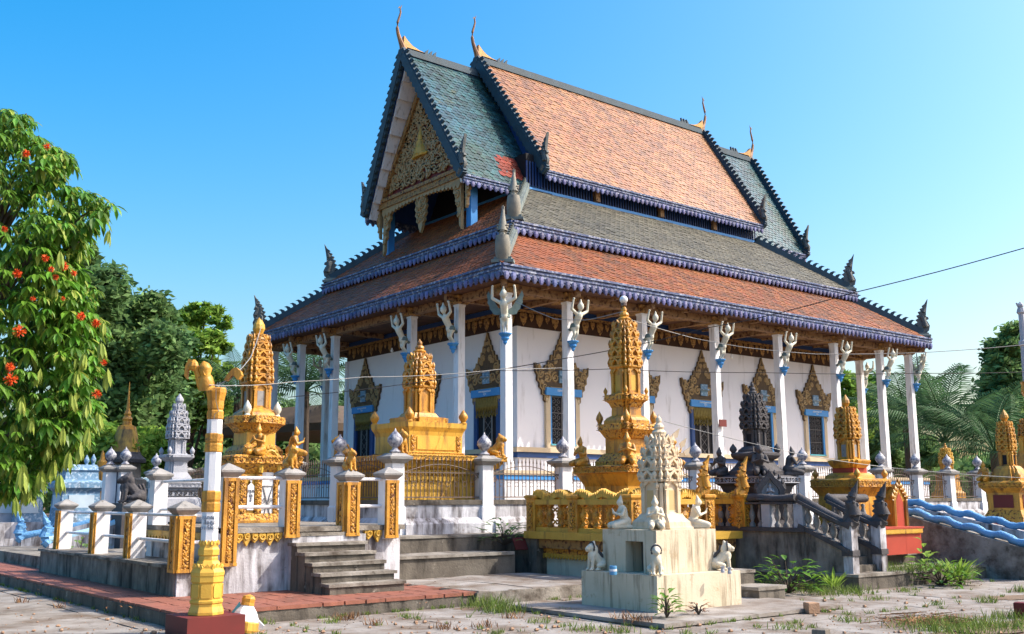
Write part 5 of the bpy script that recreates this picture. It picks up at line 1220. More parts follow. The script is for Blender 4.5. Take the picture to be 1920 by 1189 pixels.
ap_ = MB(); ap_.prism([(-.26, 0), (-.26, z1_ - z0_ - .15), (0, z1_ - z0_ + .18), (.26, z1_ - z0_ - .15), (.26, 0)], (pc5.x, pc5.y, z0_), (1, 0, 0), (0, 0, 1), .12); s5.add(ap_, 'porch', gold)
ap_ = MB(); ap_.prism([(-.15, 0), (-.15, z1_ - z0_ - .2), (0, z1_ - z0_ + .02), (.15, z1_ - z0_ - .2), (.15, 0)], (pc5.x, pc5.y - .118, z0_), (1, 0, 0), (0, 0, 1), .01); s5.add(ap_, 'porch_recess', redp)
ap_ = MB()
for s in (-1, 1):
    ap_.tube([(pc5.x + s * .22, pc5.y - .14, z0_ + (z1_ - z0_ - .15) * f) for f in (0, .5, 1)], .045, 6)
    for k in range(5): f = k / 4; bud(ap_, (pc5.x + s * (.26 - .26 * f), pc5.y - .13, z1_ - .15 + .30 * f), .05, .16, 5)
s5.add(ap_, 'porch_columns', gold)
rc = at_z(1655, 1036, .5); red_o = Vector((18.62, 11.62, .49))
rbk = thing('red_altar_block', red_o, 'low red altar block with a gold fringed edge beside the naga stair', 'altar')
MB().box(0, 0, 0, 1.42, 1.3, .44).build('block', redp, rbk); MB().box(-.03, -.03, .442, 1.45, 1.33, .50).build('cornice', gold, rbk); MB().box(-.05, -.05, .502, 1.47, 1.35, .535).build('top_slab', redp, rbk)
fr = MB()
for i in range(30): fr.prism([(-.02, 0), (-.018, -.07), (0, -.09), (.018, -.07), (.02, 0)], (-.01 + 1.44 * (i + .5) / 30, -.035, .49), (1, 0, 0), (0, 0, 1), .01)
for i in range(27): fr.prism([(-.02, 0), (-.018, -.07), (0, -.09), (.018, -.07), (.02, 0)], (-.035, 1.3 * (i + .5) / 27, .49), (0, 1, 0), (0, 0, 1), .01)
fr.build('gold_fringe', yelw, rbk, kind='stuff')
s6 = Stupa(1769, 37, 935, 'small gold stupa standing behind the fence near the palms')
s6.loft('stupa_base', gold, [(960, 30), (925, 30), (920, 24), (900, 20), (897, 22), (890, 22)], RED); s6.body(gold, 890, 868, 12); s6.tiers('tower_tiers', goldo, [(870, 15), (858, 15), (848, 11), (840, 7)], 4); s6.bud_top(gold, 842, 830, 4, 6)
s7 = Stupa(1884, 24.5, 985, 'gold stupa with dark red panels at the right beyond the blue stairs')
s7.loft('foot', redp, [(992, 58), (980, 58)]); s7.loft('shrine_base', goldc, [(980, 53), (970, 51), (960, 44), (956, 42)]); s7.loft('shrine_wall', gold, [(956, 42), (924, 42)]); s7.loft('cornice', gold, [(924, 43), (916, 52), (912, 56), (905, 57), (902, 50)]); s7.frieze('cornice_frieze', goldc, 915, 907, 56)
s7.loft('stupa_base', gold, [(902, 34), (897, 34), (880, 26), (874, 20)], RED); s7.body(gold, 876, 844, 16, niche=black); s7.tiers('tower_tiers', gold, [(845, 20), (830, 20), (810, 18), (798, 15), (790, 12)], 5); s7.bud_top(gold, 792, 768, 8, disc=False)
s7.corner_buds(gold, 902, 42, 20, 6); rr_ = s7.r(42)
s7.add(MB().box(s7.x - rr_ * .62, s7.y - rr_ - .012, s7.z(952), s7.x + rr_ * .62, s7.y - rr_ + .01, s7.z(928)), 'red_panel', dred); s7.add(MB().box(s7.x - rr_ - .012, s7.y - rr_ * .62, s7.z(952), s7.x - rr_ + .01, s7.y + rr_ * .62, s7.z(928)), 'red_panel', dred)
statue(wor_me, 'worshipper_statue', s7.pos(-.9, .9, 903, 50), -PI / 2, .5, None, 'gold kneeling worshipper on the left of the red-panelled stupa', 'statue', G1)
s8 = Stupa(1932, 27, 985, 'gold stupa cut by the right edge of the photo')
s8.loft('stupa_base', gold, [(985, 60), (900, 55), (895, 40), (870, 38), (850, 26), (845, 26)], RED); s8.body(yelw, 848, 818, 24); s8.tiers('tower_tiers', gold, [(818, 26), (800, 24), (785, 16)], 4); s8.bud_top(gold, 787, 765, 8)
# lamp post at the right edge
rp = at_d(1951, 985, 25); rl = thing('lamp_post', rp, 'grey lamp post with a naga top at the right edge, gold at its foot', 'lamp post')
drp = 25 / FPX
def rseg(n, m, prof): return MB().loft(OCT, [(w * drp, z_at(rp.x, rp.y, y) - rp.z) for y, w in prof]).build(n, m, rl)
rseg('gold_foot', gold, [(985, 14), (830, 12), (795, 9), (745, 8), (735, 13), (722, 11), (716, 13)]); rseg('grey_shaft', grst, [(716, 8), (650, 6.5), (648, 9), (640, 9), (638, 6), (590, 5), (586, 8), (578, 6)])
b = MB(); bud(b, (0, 0, z_at(rp.x, rp.y, 580) - rp.z), .08, .2); b.tube([(0, 0, z_at(rp.x, rp.y, 580) - rp.z), tuple(-CR * .1 + Vector((0, 0, z_at(rp.x, rp.y, 568) - rp.z)))], [.05, .02], 5); b.build('naga_top', grst, rl)
s9 = Stupa(334, 27, 965, 'grey stone stupa with lotus tiers behind the left railing')
s9.loft('stupa_base', grst, [(1000, 58), (968, 58), (935, 50), (932, 44), (918, 44), (915, 50), (905, 50), (903, 44)]); s9.frieze('base_frieze', dkst, 931, 920, 44.3, .12); s9.frieze('base_frieze', grst, 914, 906, 50.2, .1)
s9.loft('stupa_base', grst, [(903, 32), (896, 30), (886, 22), (866, 20), (862, 28), (858, 33), (854, 33), (852, 22)], RED); s9.body(grst, 853, 822, 17); s9.tiers('tower_tiers', grst, [(823, 25), (805, 25), (785, 20), (768, 13), (757, 8)], 5); s9.bud_top(grst, 760, 738, 8, disc=False)
s9.corner_buds(grst, 854, 30, 16, 5)
for q in ((-1.25, .2), (-1.5, -.8)):
    p = Vector((s9.x + q[0] * .9, s9.y + q[1] * .9, .9)); inst('lion_statue', lion_me, None, (p.x, p.y, 1.55), (0, 0, -PI * .6), 1.3, dkst, label='dark stone lion left of the grey stupa' if q[1] > 0 else 'dark stone lion nearer the railing, left of the grey stupa', cat='statue')
    MB().box(p.x - .3, p.y - .3, .3, p.x + .3, p.y + .3, 1.55).build('lion_pedestal', dkst, None, label='dark stone pedestal carrying the lion ' + ('left of the grey stupa' if q[1] > 0 else 'nearer the railing'), cat='pedestal')
s10 = Stupa(238, 36, 935, 'round gold bell stupa with a thin spire behind the blue tombs', name='bell_stupa')
def rd(prof): return [(w * 36 / FPX, s10.z(y)) for y, w in prof]
goldold = M('aged gold', (.52, .32, .06), (.20, .13, .06), sc=2.5, rough=.6, mott=.3, stain=(.05, .04, .035), samt=.5)
s10.add(MB().lathe(rd([(960, 40), (900, 40), (896, 30), (868, 28)]), (s10.x, s10.y, 0), 16), 'drum', dstain)
s10.add(MB().lathe(rd([(868, 37), (862, 38), (852, 28), (848, 27)]), (s10.x, s10.y, 0), 20), 'skirt_roof', dkst); s10.add(MB().lathe(rd([(848, 26), (835, 24), (815, 20), (805, 17)]), (s10.x, s10.y, 0), 20), 'bell', goldold, smooth=True)
s10.add(MB().lathe(rd([(806, 18), (800, 16), (797, 9), (790, 8), (786, 9.5), (780, 6), (776, 7), (770, 4), (762, 3), (740, 1.8), (716, .5)]), (s10.x, s10.y, 0), 12), 'spire', gold)
s11 = Stupa(196, 33, 935, 'small gold finial stupa peeping over the pale blue tomb')
s11.add(MB().lathe([(w * 33 / FPX, s11.z(y)) for y, w in [(960, 12), (890, 12), (874, 9), (866, 9), (862, 5), (850, 3), (844, .5)]], (s11.x, s11.y, 0), 10), 'spire', gold)
# pale blue tombs
def tomb(px, d, prof, label, panel=True, m=None, buds=True):
    t = Stupa(px, d, prof[0][0], label, cat='tomb', name='tomb'); o = t.loft('tomb_body', m or palebl, prof)
    w = prof[1][1]; y0_, y1_ = prof[1][0], prof[2][0]; r = t.r(min(prof[1][1], prof[2][1]))
    if panel:
        for q in range(2):
            b = MB()
            if q == 0: b.box(t.x - r * .68, t.y - r - .03, t.z(y0_) + .1, t.x + r * .68, t.y - r - .004, t.z(y1_) - .1)
            else: b.box(t.x - r - .03, t.y - r * .68, t.z(y0_) + .1, t.x - r - .004, t.y + r * .68, t.z(y1_) - .1)
            t.add(b, 'name_panel', M('pale panel', (.55, .66, .74)) if 'pale panel' not in MATS else MATS['pale panel'], o)
    if buds: t.corner_buds(m or palebl, prof[-1][0], prof[-1][1] * .8, 20, 5)
    return t
tomb(152, 31, [(985, 58), (968, 50), (922, 46), (915, 56), (905, 56), (900, 42), (886, 40), (882, 44), (872, 36)], 'tall pale blue tomb with lotus bud corners under the flowering tree')
tomb(62, 33, [(985, 36), (968, 32), (930, 30), (924, 38), (912, 38), (902, 28)], 'pale blue tomb with a bright panel under the hanging leaves', buds=False)
tomb(18, 33, [(985, 34), (968, 30), (932, 29), (926, 36), (912, 34), (904, 24)], 'grey white tomb at the left edge under the tree', m=grst, buds=False)
tomb(262, 40, [(975, 30), (960, 28), (925, 26), (918, 32), (905, 30), (895, 22)], 'small shaded blue tomb behind the railing posts', buds=False)
# wall under the tombs and posts with buds
MB().box(at_d(-60, 980, 29).x, at_d(-60, 980, 29).y, 0, at_d(160, 980, 29).x, at_d(-60, 980, 29).y + .3, 1.0).build('low_wall', wstain, None, label='low stained white wall under the blue tombs at the left', cat='wall')
for k, (px, py, lab) in enumerate(((205, 900, 'white gate post with a lotus bud left of the dark gate'), (233, 902, 'white gate post with a lotus bud right of the dark gate'))):
    p = at_d(px, py, 28); o = thing('gate_post', (p.x, p.y, .5), lab, 'post', 'bud posts of the dark gate'); c = inst('post', post_me, o, (0, 0, .45)); inst('post_cap', cap_me, o, (0, 0, .45), sc=(.9, .9, 1)); inst('lotus_bud', bud_me, o, (0, 0, 2.07))
p, q = at_d(209, 925, 28), at_d(229, 925, 28); dg = thing('dark_gate', (p + q) / 2, 'dark blue iron gate between two bud posts', 'gate')
b = MB(); b.bar((p - (p + q) / 2) + Vector((0, 0, .15)), (q - (p + q) / 2) + Vector((0, 0, .15)), .03, 1.1); b.build('gate_leaf', navy, dg)

# ================================================================== BLUE NAGA STAIRS
def wave(mb, A, B, r, amp, wl, n=40):
    A, B = Vector(A), Vector(B); L = (B - A).length
    return mb.tube([A.lerp(B, i / n) + Vector((0, 0, amp * math.sin(i / n * L / wl * 2 * PI))) for i in range(n + 1)], [r * (1 + .12 * math.sin(i * 2.2)) for i in range(n + 1)], 10)
st = thing('naga_stair', (21.5, 10.5, .3), 'stair at the right with two wavy blue naga rails on stained parapets', 'stair'); SO = Vector((21.5, 10.5, .3))
for k, X in enumerate((21.0, 22.7)):
    if k == 0: A, B = at_x(1663, 947, X), at_x(1935, 1021, X)
    else: A, B = at_x(1668, 932, X), at_x(1935, 992, X)
    wave(MB(), A, B, .078, .032, .62).build('naga_rail', bluest, st, off=SO, smooth=True)
    MB().prism([(B.y, .0), (B.y, B.z - .09), (A.y, A.z - .09), (A.y + .5, A.z - .09), (A.y + .5, .0)], (X, 0, 0), (0, 1, 0), (0, 0, 1), .16).build('parapet', conc if k == 0 else wstain, st, off=SO)
    hd = naga_mb(1.5, .75).xf(Matrix.Rotation(-PI / 2, 4, 'Z')); hd.xf(Matrix.Translation(B + Vector((0, -.1, -.05)))); hd.build('naga_head', bluest, st, off=SO)
    tl_ = MB().lathe([(.06, 0), (.05, .08), (.01, .2)], A + Vector((0, .05, .05)), 8); tl_.build('tail_tip', bluest, st, off=SO)
for k in range(6): MB().box(21.17, 9.6 + k * .55, .0, 22.53, 14, .28 + k * .13).build('step', concd, st, off=SO)
st2 = thing('naga_stair', (7.4, 24.6, .4), 'stair at the left with two smooth pale blue naga rails', 'stair'); SO2 = Vector((7.4, 24.6, .4))
for k, (hx, hy, ex, ey, d0, d1) in enumerate(((92, 1012, 262, 962, 24.5, 25.5), (42, 1005, 262, 950, 27, 28))):
    A, B = at_d(hx, hy, d0), at_d(ex, ey, d1)
    MB().tube([A.lerp(B, t / 10) + Vector((0, 0, -.10 * math.sin(PI * t / 10))) for t in range(11)], .10, 10).build('naga_rail', bluest if k else M('pale blue rail', (.42, .62, .74), (.34, .56, .72), rough=.5), st2, off=SO2, smooth=True)
    hd = naga_mb(1.6, .62).xf(Matrix.Rotation(math.atan2(A.y - B.y, A.x - B.x), 4, 'Z')); hd.xf(Matrix.Translation(A + Vector((0, 0, -.08)))); hd.build('naga_head', bluest, st2, off=SO2)
    u = (B - A).normalized(); n = Vector((-u.y, u.x, 0)).normalized()
    w = MB(); w.add([A + n * .12 + Vector((0, 0, -.1)), A - n * .12 + Vector((0, 0, -.1)), B - n * .12 + Vector((0, 0, -.1)), B + n * .12 + Vector((0, 0, -.1)), (*(A + n * .12).xy, .2), (*(A - n * .12).xy, .2), (*(B - n * .12).xy, .2), (*(B + n * .12).xy, .2)], [(0, 1, 2, 3), (7, 6, 5, 4), (0, 4, 5, 1), (1, 5, 6, 2), (2, 6, 7, 3), (3, 7, 4, 0)])
    w.build('parapet', wstain, st2, off=SO2)
# dark roofed pavilion far behind the left columns
pv = at_d(610, 800, 52); pav = thing('pavilion', (pv.x, pv.y, 0), 'open pavilion with a scalloped rusty roof behind the left columns', 'pavilion')
zr = pv.z - .2
MB().loft(SQ, [(4.2, zr - .35), (4.25, zr), (2.6, zr + 1.0)], rot=.3).build('roof', tin, pav)
for sx in (-1, 1):
    for sy in (-1, 1): MB().cb(sx * 3.2, sy * 3.2, 0, .3, .3, zr - .3).build('post', wstain, pav)
# ================================================================== TREES AND PLANTS
rt_ = random.Random(21)
def leaf_geo(l=1.0, w=.31, droop=.25, fold=.18):
    v = []; 
    for t, ww in ((0, .0), (.28, .42), (.62, .5), (1, 0)):
        z = -droop * t * t * l
        if ww == 0: v.append((0, t * l, z))
        else: v += [(-w * ww * l, t * l, z + fold * w * l), (0, t * l, z), (w * ww * l, t * l, z + fold * w * l)]
    return v, [(0, 2, 1), (0, 3, 2), (1, 2, 5, 4), (2, 3, 6, 5), (4, 5, 7), (5, 6, 7)]
LEAF = leaf_geo()
def frame_mat(p, d, up, s):
    d = d.normalized(); x = d.cross(up)
    if x.length < 1e-3: x = Vector((1, 0, 0))
    x.normalize(); z = x.cross(d)
    return Matrix(((x.x * s, d.x * s, z.x * s, p.x), (x.y * s, d.y * s, z.y * s, p.y), (x.z * s, d.z * s, z.z * s, p.z), (0, 0, 0, 1)))
def put(mb, geo, Mx): mb.add([Mx @ Vector(v) for v in geo[0]], geo[1])
# --- flowering tree at the left edge
tp = at_d(-95, 1010, 15.3); tree = thing('flowering_tree', (tp.x, tp.y, 0), 'flowering tree with glossy drooping leaves, orange blossoms and pale young tassels at the left edge', 'tree')
tree['label'] = 'leafy tree with orange blossoms and pale hanging young leaves at the left edge'
TRO = Vector((tp.x, tp.y, 0))
EDGE = [(205, 20), (225, 62), (250, 80), (275, 105), (300, 140), (320, 148), (345, 120), (375, 190), (395, 228), (420, 205), (440, 170), (470, 172), (500, 150), (530, 178), (560, 196), (590, 180), (620, 205), (660, 190), (700, 200), (740, 185), (780, 196), (820, 180), (850, 150), (880, 110), (905, 90), (930, 70), (945, 30)]
def edge(y):
    for (a, b), (c, d) in zip(EDGE, EDGE[1:]):
        if a <= y <= c: return b + (d - b) * (y - a) / (c - a)
    return 0
lm = MB().add(*LEAF).mesh('leaf', leafm); youngs = MB(); near = []; crown = MB(); allm = []
trb = MB(); trb.tube([(tp.x, tp.y, 0), (tp.x + .05, tp.y, 1.4), (tp.x + .1, tp.y - .05, 2.6), (tp.x + .2, tp.y, 4.2), (tp.x + .25, tp.y, 6.4)], [.22, .17, .15, .11, .05], 9)
NC = 2100
for i in range(NC):
    y = rt_.uniform(212, 935); e = edge(y); x = e - 8 - abs(rt_.gauss(0, 1)) * (e + 110) * .55
    if x < -120: x = rt_.uniform(-110, e - 10)
    rim = max(0, (x + 110) / (e + 110)); dd = rt_.uniform(-1, 1) * 1.7 * math.sqrt(max(.05, 1 - rim ** 2))
    c = at_d(x, y - 10, 15 + dd)
    out = Vector((c.x - tp.x, c.y - tp.y, 0)); out = out.normalized() if out.length > .1 else Vector((1, 0, 0))
    L = rt_.choice((.11, .15, .18, .22, .26)) * rt_.uniform(.9, 1.1) * (1 if y > 400 else .85); nl = rt_.randint(6, 9); a0 = rt_.uniform(0, 6.28)
    if i % 40 == 0: trb.tube([(tp.x + .15, tp.y, max(1.6, c.z - 1.0)), tuple((Vector((tp.x + .15, tp.y, c.z - .6)) + c) / 2), tuple(c)], [.05, .03, .012], 5)
    for k in range(nl):
        a = a0 + k * 2 * PI / nl; d = Vector((math.cos(a) * .75, math.sin(a) * .75, rt_.uniform(-1.0, -.15))) + out * .35
        Mx = frame_mat(c + d * .02, d, Vector((0, 0, 1)), L * rt_.uniform(.8, 1.1)); allm.append(Mx)
allm.sort(key=lambda m: (m.translation - EYE).dot(CF))
cnt = 0
for i, Mx in enumerate(allm):
    if cnt < 300 and proj(Mx.translation)[0] > -10:
        o = inst('leaf', lm, tree); o.matrix_local = Matrix.Translation(-TRO) @ Mx; cnt += 1
    else: put(youngs if i % 6 == 0 else crown, LEAF, Mx)
crown.build('crown', leafm, tree, off=TRO, kind='stuff'); youngs.build('young_leaves', leafy, tree, off=TRO, kind='stuff'); trb.build('trunk', bark, tree, off=TRO)
fm = MB()
for i in range(46):
    d = Vector((rt_.gauss(0, 1), rt_.gauss(0, 1), rt_.gauss(0, .8))).normalized(); u = d.orthogonal().normalized()
    fm.add([d * .02 + u * .012, d * .02 - u * .012, d * .075 + u * .017, d * .085, d * .075 - u * .017], [(0, 1, 4, 3, 2)])
    fm.bar(d * .05, d * .105, .006)
fme = fm.mesh('flower_cluster', flowm)
for x, y, s in ((88, 275, .8), (49, 288, .9), (85, 484, .9), (120, 499, 1), (32, 513, 1.0), (138, 512, .7), (152, 593, 1), (180, 606, 1), (36, 621, 1.35), (194, 680, .7), (19, 688, 1), (20, 711, 1.4), (181, 739, 1), (104, 520, .7), (96, 505, .7), (8, 430, .7), (62, 560, .6), (118, 560, .5)):
    inst('flower_cluster', fme, tree, at_d(x, y, 13.2) - TRO, (rt_.uniform(0, 3), rt_.uniform(0, 3), 0), s * .62)
tas = MB()
for k in range(7):
    a = k * 2 * PI / 7; put(tas, leaf_geo(1, .24, .05, .1), frame_mat(Vector((math.cos(a) * .02, math.sin(a) * .02, -.015 * k)), Vector((math.cos(a) * .22, math.sin(a) * .22, -1)), Vector((math.cos(a), math.sin(a), .2)), rt_.uniform(.20, .28)))
tasm = tas.mesh('young_leaf_tassel', leafy)
for x, y, s in ((190, 640, 1), (200, 690, 1.1), (112, 470, 1), (105, 530, 1), (98, 500, .8), (135, 735, 1), (165, 745, 1), (118, 800, 1), (60, 780, .9), (25, 790, 1), (20, 850, 1.3), (5, 900, 1.4), (42, 870, 1.4), (55, 905, 1.2), (76, 880, 1.2), (100, 860, 1.1), (112, 885, 1.1), (130, 845, 1.1), (150, 830, 1.0), (168, 800, 1), (185, 770, .9), (90, 830, 1), (30, 930, 1), (145, 690, .9), (75, 690, .9), (160, 660, .9), (195, 600, .8), (205, 430, .8), (150, 470, .6), (40, 740, 1)):
    inst('young_leaf_tassel', tasm, tree, at_d(x, y, 13.4 + rt_.uniform(-.3, .6)) - TRO, (rt_.uniform(-.15, .15), rt_.uniform(-.15, .15), rt_.uniform(0, 6)), s)

# --- trees behind: crowns of many small leaf faces round real limbs
nr = np.random.RandomState(4)
def leaf_cloud(clumps, n, size, elong=2.0):
    """clumps: (centre, rx, rz); returns verts, faces as lists"""
    tot = sum(r[1] * r[2] for r in clumps); V = []; 
    for c, rx, rz in clumps:
        m = int(n * rx * rz / tot); sub = max(3, m // 45)
        d = nr.normal(size=(sub, 3)); d /= np.linalg.norm(d, axis=1)[:, None]; d *= (nr.uniform(.25, 1, size=(sub, 1)) ** .5)
        cen = np.array(tuple(c)) + d * np.array([rx, rx, rz])
        k = nr.randint(0, sub, m); rad = .24 * min(rx, rz)
        p = cen[k] + nr.normal(size=(m, 3)) * rad * np.array([1, 1, .6])
        a = nr.normal(size=(m, 3)); a[:, 2] *= .6; a /= np.linalg.norm(a, axis=1)[:, None]
        b = np.cross(a, nr.normal(size=(m, 3))); b /= np.linalg.norm(b, axis=1)[:, None] + 1e-9
        s = size * nr.uniform(.6, 1.3, size=(m, 1)); a *= s * elong * .5; b *= s * .5
        V.append(np.stack([p - a, p + b * .9, p + a, p - b * .9], axis=1))
    V = np.concatenate(V); m = len(V); return V.reshape(-1, 3), np.arange(m * 4).reshape(m, 4)
def cloud_obj(name, clumps, n, size, mat, parent, off, elong=2.0, **k):
    v, f = leaf_cloud(clumps, n, size, elong); me = bpy.data.meshes.new(name); me.from_pydata((v - np.array(tuple(off))).tolist(), [], f.tolist()); me.materials.append(mat); me.update()
    o = bpy.data.objects.new(name, me); COL.objects.link(o)
    if parent is not None: o.parent = parent
    return tag(o, **k)
def bg_tree(px, d, cl, n, size, mat, label, trunk_r=.3, name='tree', elong=2.0, group=None):
    base = at_d(px, 930, d); off = Vector((base.x, base.y, 0)); t = thing(name, off, label, 'tree', group)
    cl3 = [(at_d(x, y, d + rt_.uniform(-2, 2)), rx * d / FPX, ry * d / FPX) for x, y, rx, ry in cl]
    cloud_obj('crown', cl3, n, size, mat, t, off, elong, kind='stuff')
    b = MB(); top = max(c[0].z for c in cl3) - 1; mid = off + Vector((.2, 0, top * .45))
    b.tube([off, off + Vector((.1, 0, top * .2)), mid, off + Vector((0, .1, top * .75))], [trunk_r, trunk_r * .8, trunk_r * .6, trunk_r * .25], 8)
    for c, rx, rz in cl3: b.tube([mid + Vector((0, 0, rt_.uniform(-.2, .15) * top)), mid.lerp(c, .55) + Vector((0, 0, -.3)), c], [trunk_r * .4, trunk_r * .25, trunk_r * .08], 5)
    b.build('trunk', bark, t, off=off); return t
bg_tree(205, 42, [(195, 545, 40, 50), (165, 500, 25, 40), (235, 600, 50, 45), (280, 585, 45, 35), (190, 660, 60, 60), (250, 680, 60, 60), (305, 650, 45, 45), (215, 760, 70, 60), (290, 750, 60, 60), (150, 780, 60, 60)], 34000, .17, leafd, 'large dark green tree behind the flowering tree', .4)
bg_tree(345, 50, [(345, 600, 32, 22), (385, 585, 34, 14), (412, 605, 20, 12), (330, 650, 34, 30), (375, 640, 40, 22), (415, 650, 18, 14), (350, 705, 36, 32), (395, 695, 36, 22), (340, 770, 44, 40), (395, 760, 36, 30)], 15000, .16, leafl, 'light feathery green tree with open branches left of the temple', .25, elong=3)
bg_tree(160, 38, [(120, 800, 60, 50), (170, 830, 60, 40), (230, 850, 50, 34), (290, 840, 46, 40)], 15000, .16, leafl, 'bright green young tree behind the blue tombs and grey stupa', .2)
bg_tree(440, 62, [(425, 800, 46, 60), (470, 770, 46, 50), (520, 800, 46, 50), (560, 830, 50, 40)], 11000, .24, leafd, 'dark green tree behind the gold shrine stupa', .25)
bg_tree(680, 66, [(660, 800, 40, 60), (700, 810, 40, 60), (640, 850, 40, 40)], 4200, .34, leafd, 'dark leafy tree seen between the left columns', .25)
bg_tree(1585, 60, [(1580, 740, 32, 40), (1600, 790, 40, 40), (1625, 730, 26, 32), (1560, 810, 40, 50)], 9000, .22, leafl, 'bright green tree seen through the rear columns', .25)
bg_tree(1670, 64, [(1650, 810, 36, 44), (1685, 790, 30, 34), (1720, 850, 40, 30), (1640, 850, 50, 40)], 7500, .34, leafd, 'dark green tree behind the right end of the veranda', .25)
bg_tree(1895, 58, [(1905, 625, 26, 26), (1885, 665, 34, 32), (1870, 715, 34, 34), (1910, 720, 40, 50), (1885, 780, 46, 46), (1930, 660, 40, 60), (1855, 740, 20, 22)], 16000, .21, leafd, 'tall dark green tree at the right edge beyond the palms', .35)
# palms
def frond_mesh(L, n=30, w=.5):
    b = MB(); pts = [Vector((0, L * t, L * (.42 * t - .52 * t * t))) for t in [i / 10 for i in range(11)]]; b.tube(pts, [.045 * (1 - .8 * i / 10) for i in range(11)], 4)
    for i in range(n):
        t = .12 + .88 * i / n; y = L * t; z = L * (.42 * t - .52 * t * t); ll = w * L * .5 * (math.sin(PI * min(1, .18 + t * .82)) ** .7 + .1)
        for s in (-1, 1):
            d = Vector((s * .85, .5 + .25 * t, -.12)).normalized() * ll; p = Vector((0, y, z)); q = p + d * .55 + Vector((0, 0, rt_.uniform(-.02, .05))); e = p + d + Vector((0, 0, -ll * rt_.uniform(.35, .7)))
            ww = Vector((0, .015 * L / 2, 0)); b.add([p - ww * .6, p + ww * .6, q + ww, q - ww, e], [(0, 1, 2, 3), (3, 2, 4)])
    return b.mesh('frond', palmm)
fr_a, fr_b = frond_mesh(4.2), frond_mesh(3.2)
def palm(px, py, d, n, sc, label, me, up=.9):
    p = at_d(px, py, d); t = thing('palm', (p.x, p.y, 0), label, 'palm')
    MB().tube([(0, 0, 0), (.05, 0, p.z * .5), (0, 0, p.z)], [.28, .22, .2], 8).build('trunk', bark, t)
    for k in range(n):
        a = k * 2.399 + rt_.uniform(-.2, .2); el = up * (1.25 - 1.55 * (k / n) ** 1.3) + rt_.uniform(-.1, .1)
        inst('frond', me, t, (0, 0, p.z), (el, 0, a), sc * rt_.uniform(.85, 1.1))
palm(1772, 830, 46, 18, .95, 'large feathery palm rising behind the fence right of the temple', fr_a, 1.0)
palm(1865, 850, 43, 15, .85, 'second palm with low spreading fronds near the right edge', fr_a, .7)
palm(1700, 800, 52, 20, .95, 'palm half hidden behind the last veranda columns', fr_a, .8)
palm(572, 735, 46, 20, .85, 'tall palm with thin fronds seen between the left columns', fr_a, .8)
palm(446, 745, 50, 16, .7, 'palm behind the gold shrine stupa at the left', fr_a, .8)
palm(690, 800, 56, 16, .8, 'low palm behind the left end of the hall', fr_b, .7)
# undergrowth and far wood
cl = [(at_d(x, 905 + rt_.uniform(-14, 14), 66), 3.0, 2.2) for x in range(1500, 2500, 45)] + [(at_d(x, 890 + rt_.uniform(-20, 14), 60), 3.0, 2.6) for x in range(-120, 720, 50)]
cloud_obj('undergrowth', cl, 20000, .34, leafd, None, (0, 0, 0), kind='stuff')
cl = []
for i in range(60):
    a = math.radians(-45 + 200 * i / 60); cl.append((Vector((math.cos(a) * 130, math.sin(a) * 130, 2.5 + rt_.uniform(0, 3))), 7, 4.5))
cloud_obj('far_woodland', cl, 26000, .9, leafd, None, (0, 0, 0), kind='stuff')
# --- small plants
def bush(p, r, h, n, L, mat, label, spiky=False, w=.3, stem=True, name='bush'):
    t = thing(name, p, label, 'plant'); me = MB().add(*leaf_geo(1, w, .35 if not spiky else .15, .15)).mesh('leaf', mat); sb = MB()
    for k in range(n):
        a = rt_.uniform(0, 6.28); rad = r * math.sqrt(rt_.uniform(0, 1)); z = h * rt_.uniform(.15, 1) * (1 - .5 * (rad / r) ** 2)
        q = Vector((math.cos(a) * rad, math.sin(a) * rad, z)); d = Vector((math.cos(a), math.sin(a), rt_.uniform(.0, .9) if not spiky else rt_.uniform(.6, 2.2)))
        if spiky: q = Vector((math.cos(a) * rad * .35, math.sin(a) * rad * .35, z * .35))
        o = inst('leaf', me, t); o.matrix_local = frame_mat(q, d, Vector((0, 0, 1)), L * rt_.uniform(.7, 1.2))
        if k % 3 == 0 and stem: sb.tube([(0, 0, 0), tuple(q * .5 + Vector((0, 0, .05))), tuple(q)], [.012, .008, .004], 4)
    if stem and sb.v: sb.build('stems', bark, t)
    return t
bush(at_z(1478, 1112, .0), .55, .62, 95, .20, leafm, 'leafy dark green bush beside the naga stair', w=.42)
bush(at_z(1565, 1108, .0), .25, .50, 34, .34, leafl, 'spiky light green plant at the foot of the naga stair', True, .14)
bush(at_z(1765, 1098, .0), .60, .52, 110, .19, leafm, 'broad green bush at the edge of the right terrace', w=.42)
bush(at_z(1800, 1098, .0), .42, .75, 60, .42, leafl, 'tall grassy plant growing beside the broad green bush', True, .10)
bush(at_z(1735, 1085, .1), .16, .80, 22, .20, leafl, 'thin upright sapling behind the broad green bush', w=.45)
bush(at_z(945, 1022, .7), .45, .55, 80, .22, leafd, 'dark fern growing in the corner by the gold balustrade', w=.3)
bush(at_z(1250, 1158, .07), .12, .40, 46, .17, leafm, 'green and reddish weed at the foot of the cream shrine', w=.3)
bush(at_z(1310, 1152, .07), .13, .2, 36, .10, drym, 'dried brown weed at the cream shrine wall', w=.3)
bush(at_z(1690, 1050, .3), .2, .35, 34, .16, leafl, 'small green weed growing on the right terrace step', w=.4)
bush(at_z(150, 1046, .45), .5, .4, 60, .22, leafd, 'dark shrub in the corner beside the left naga stair', w=.35)
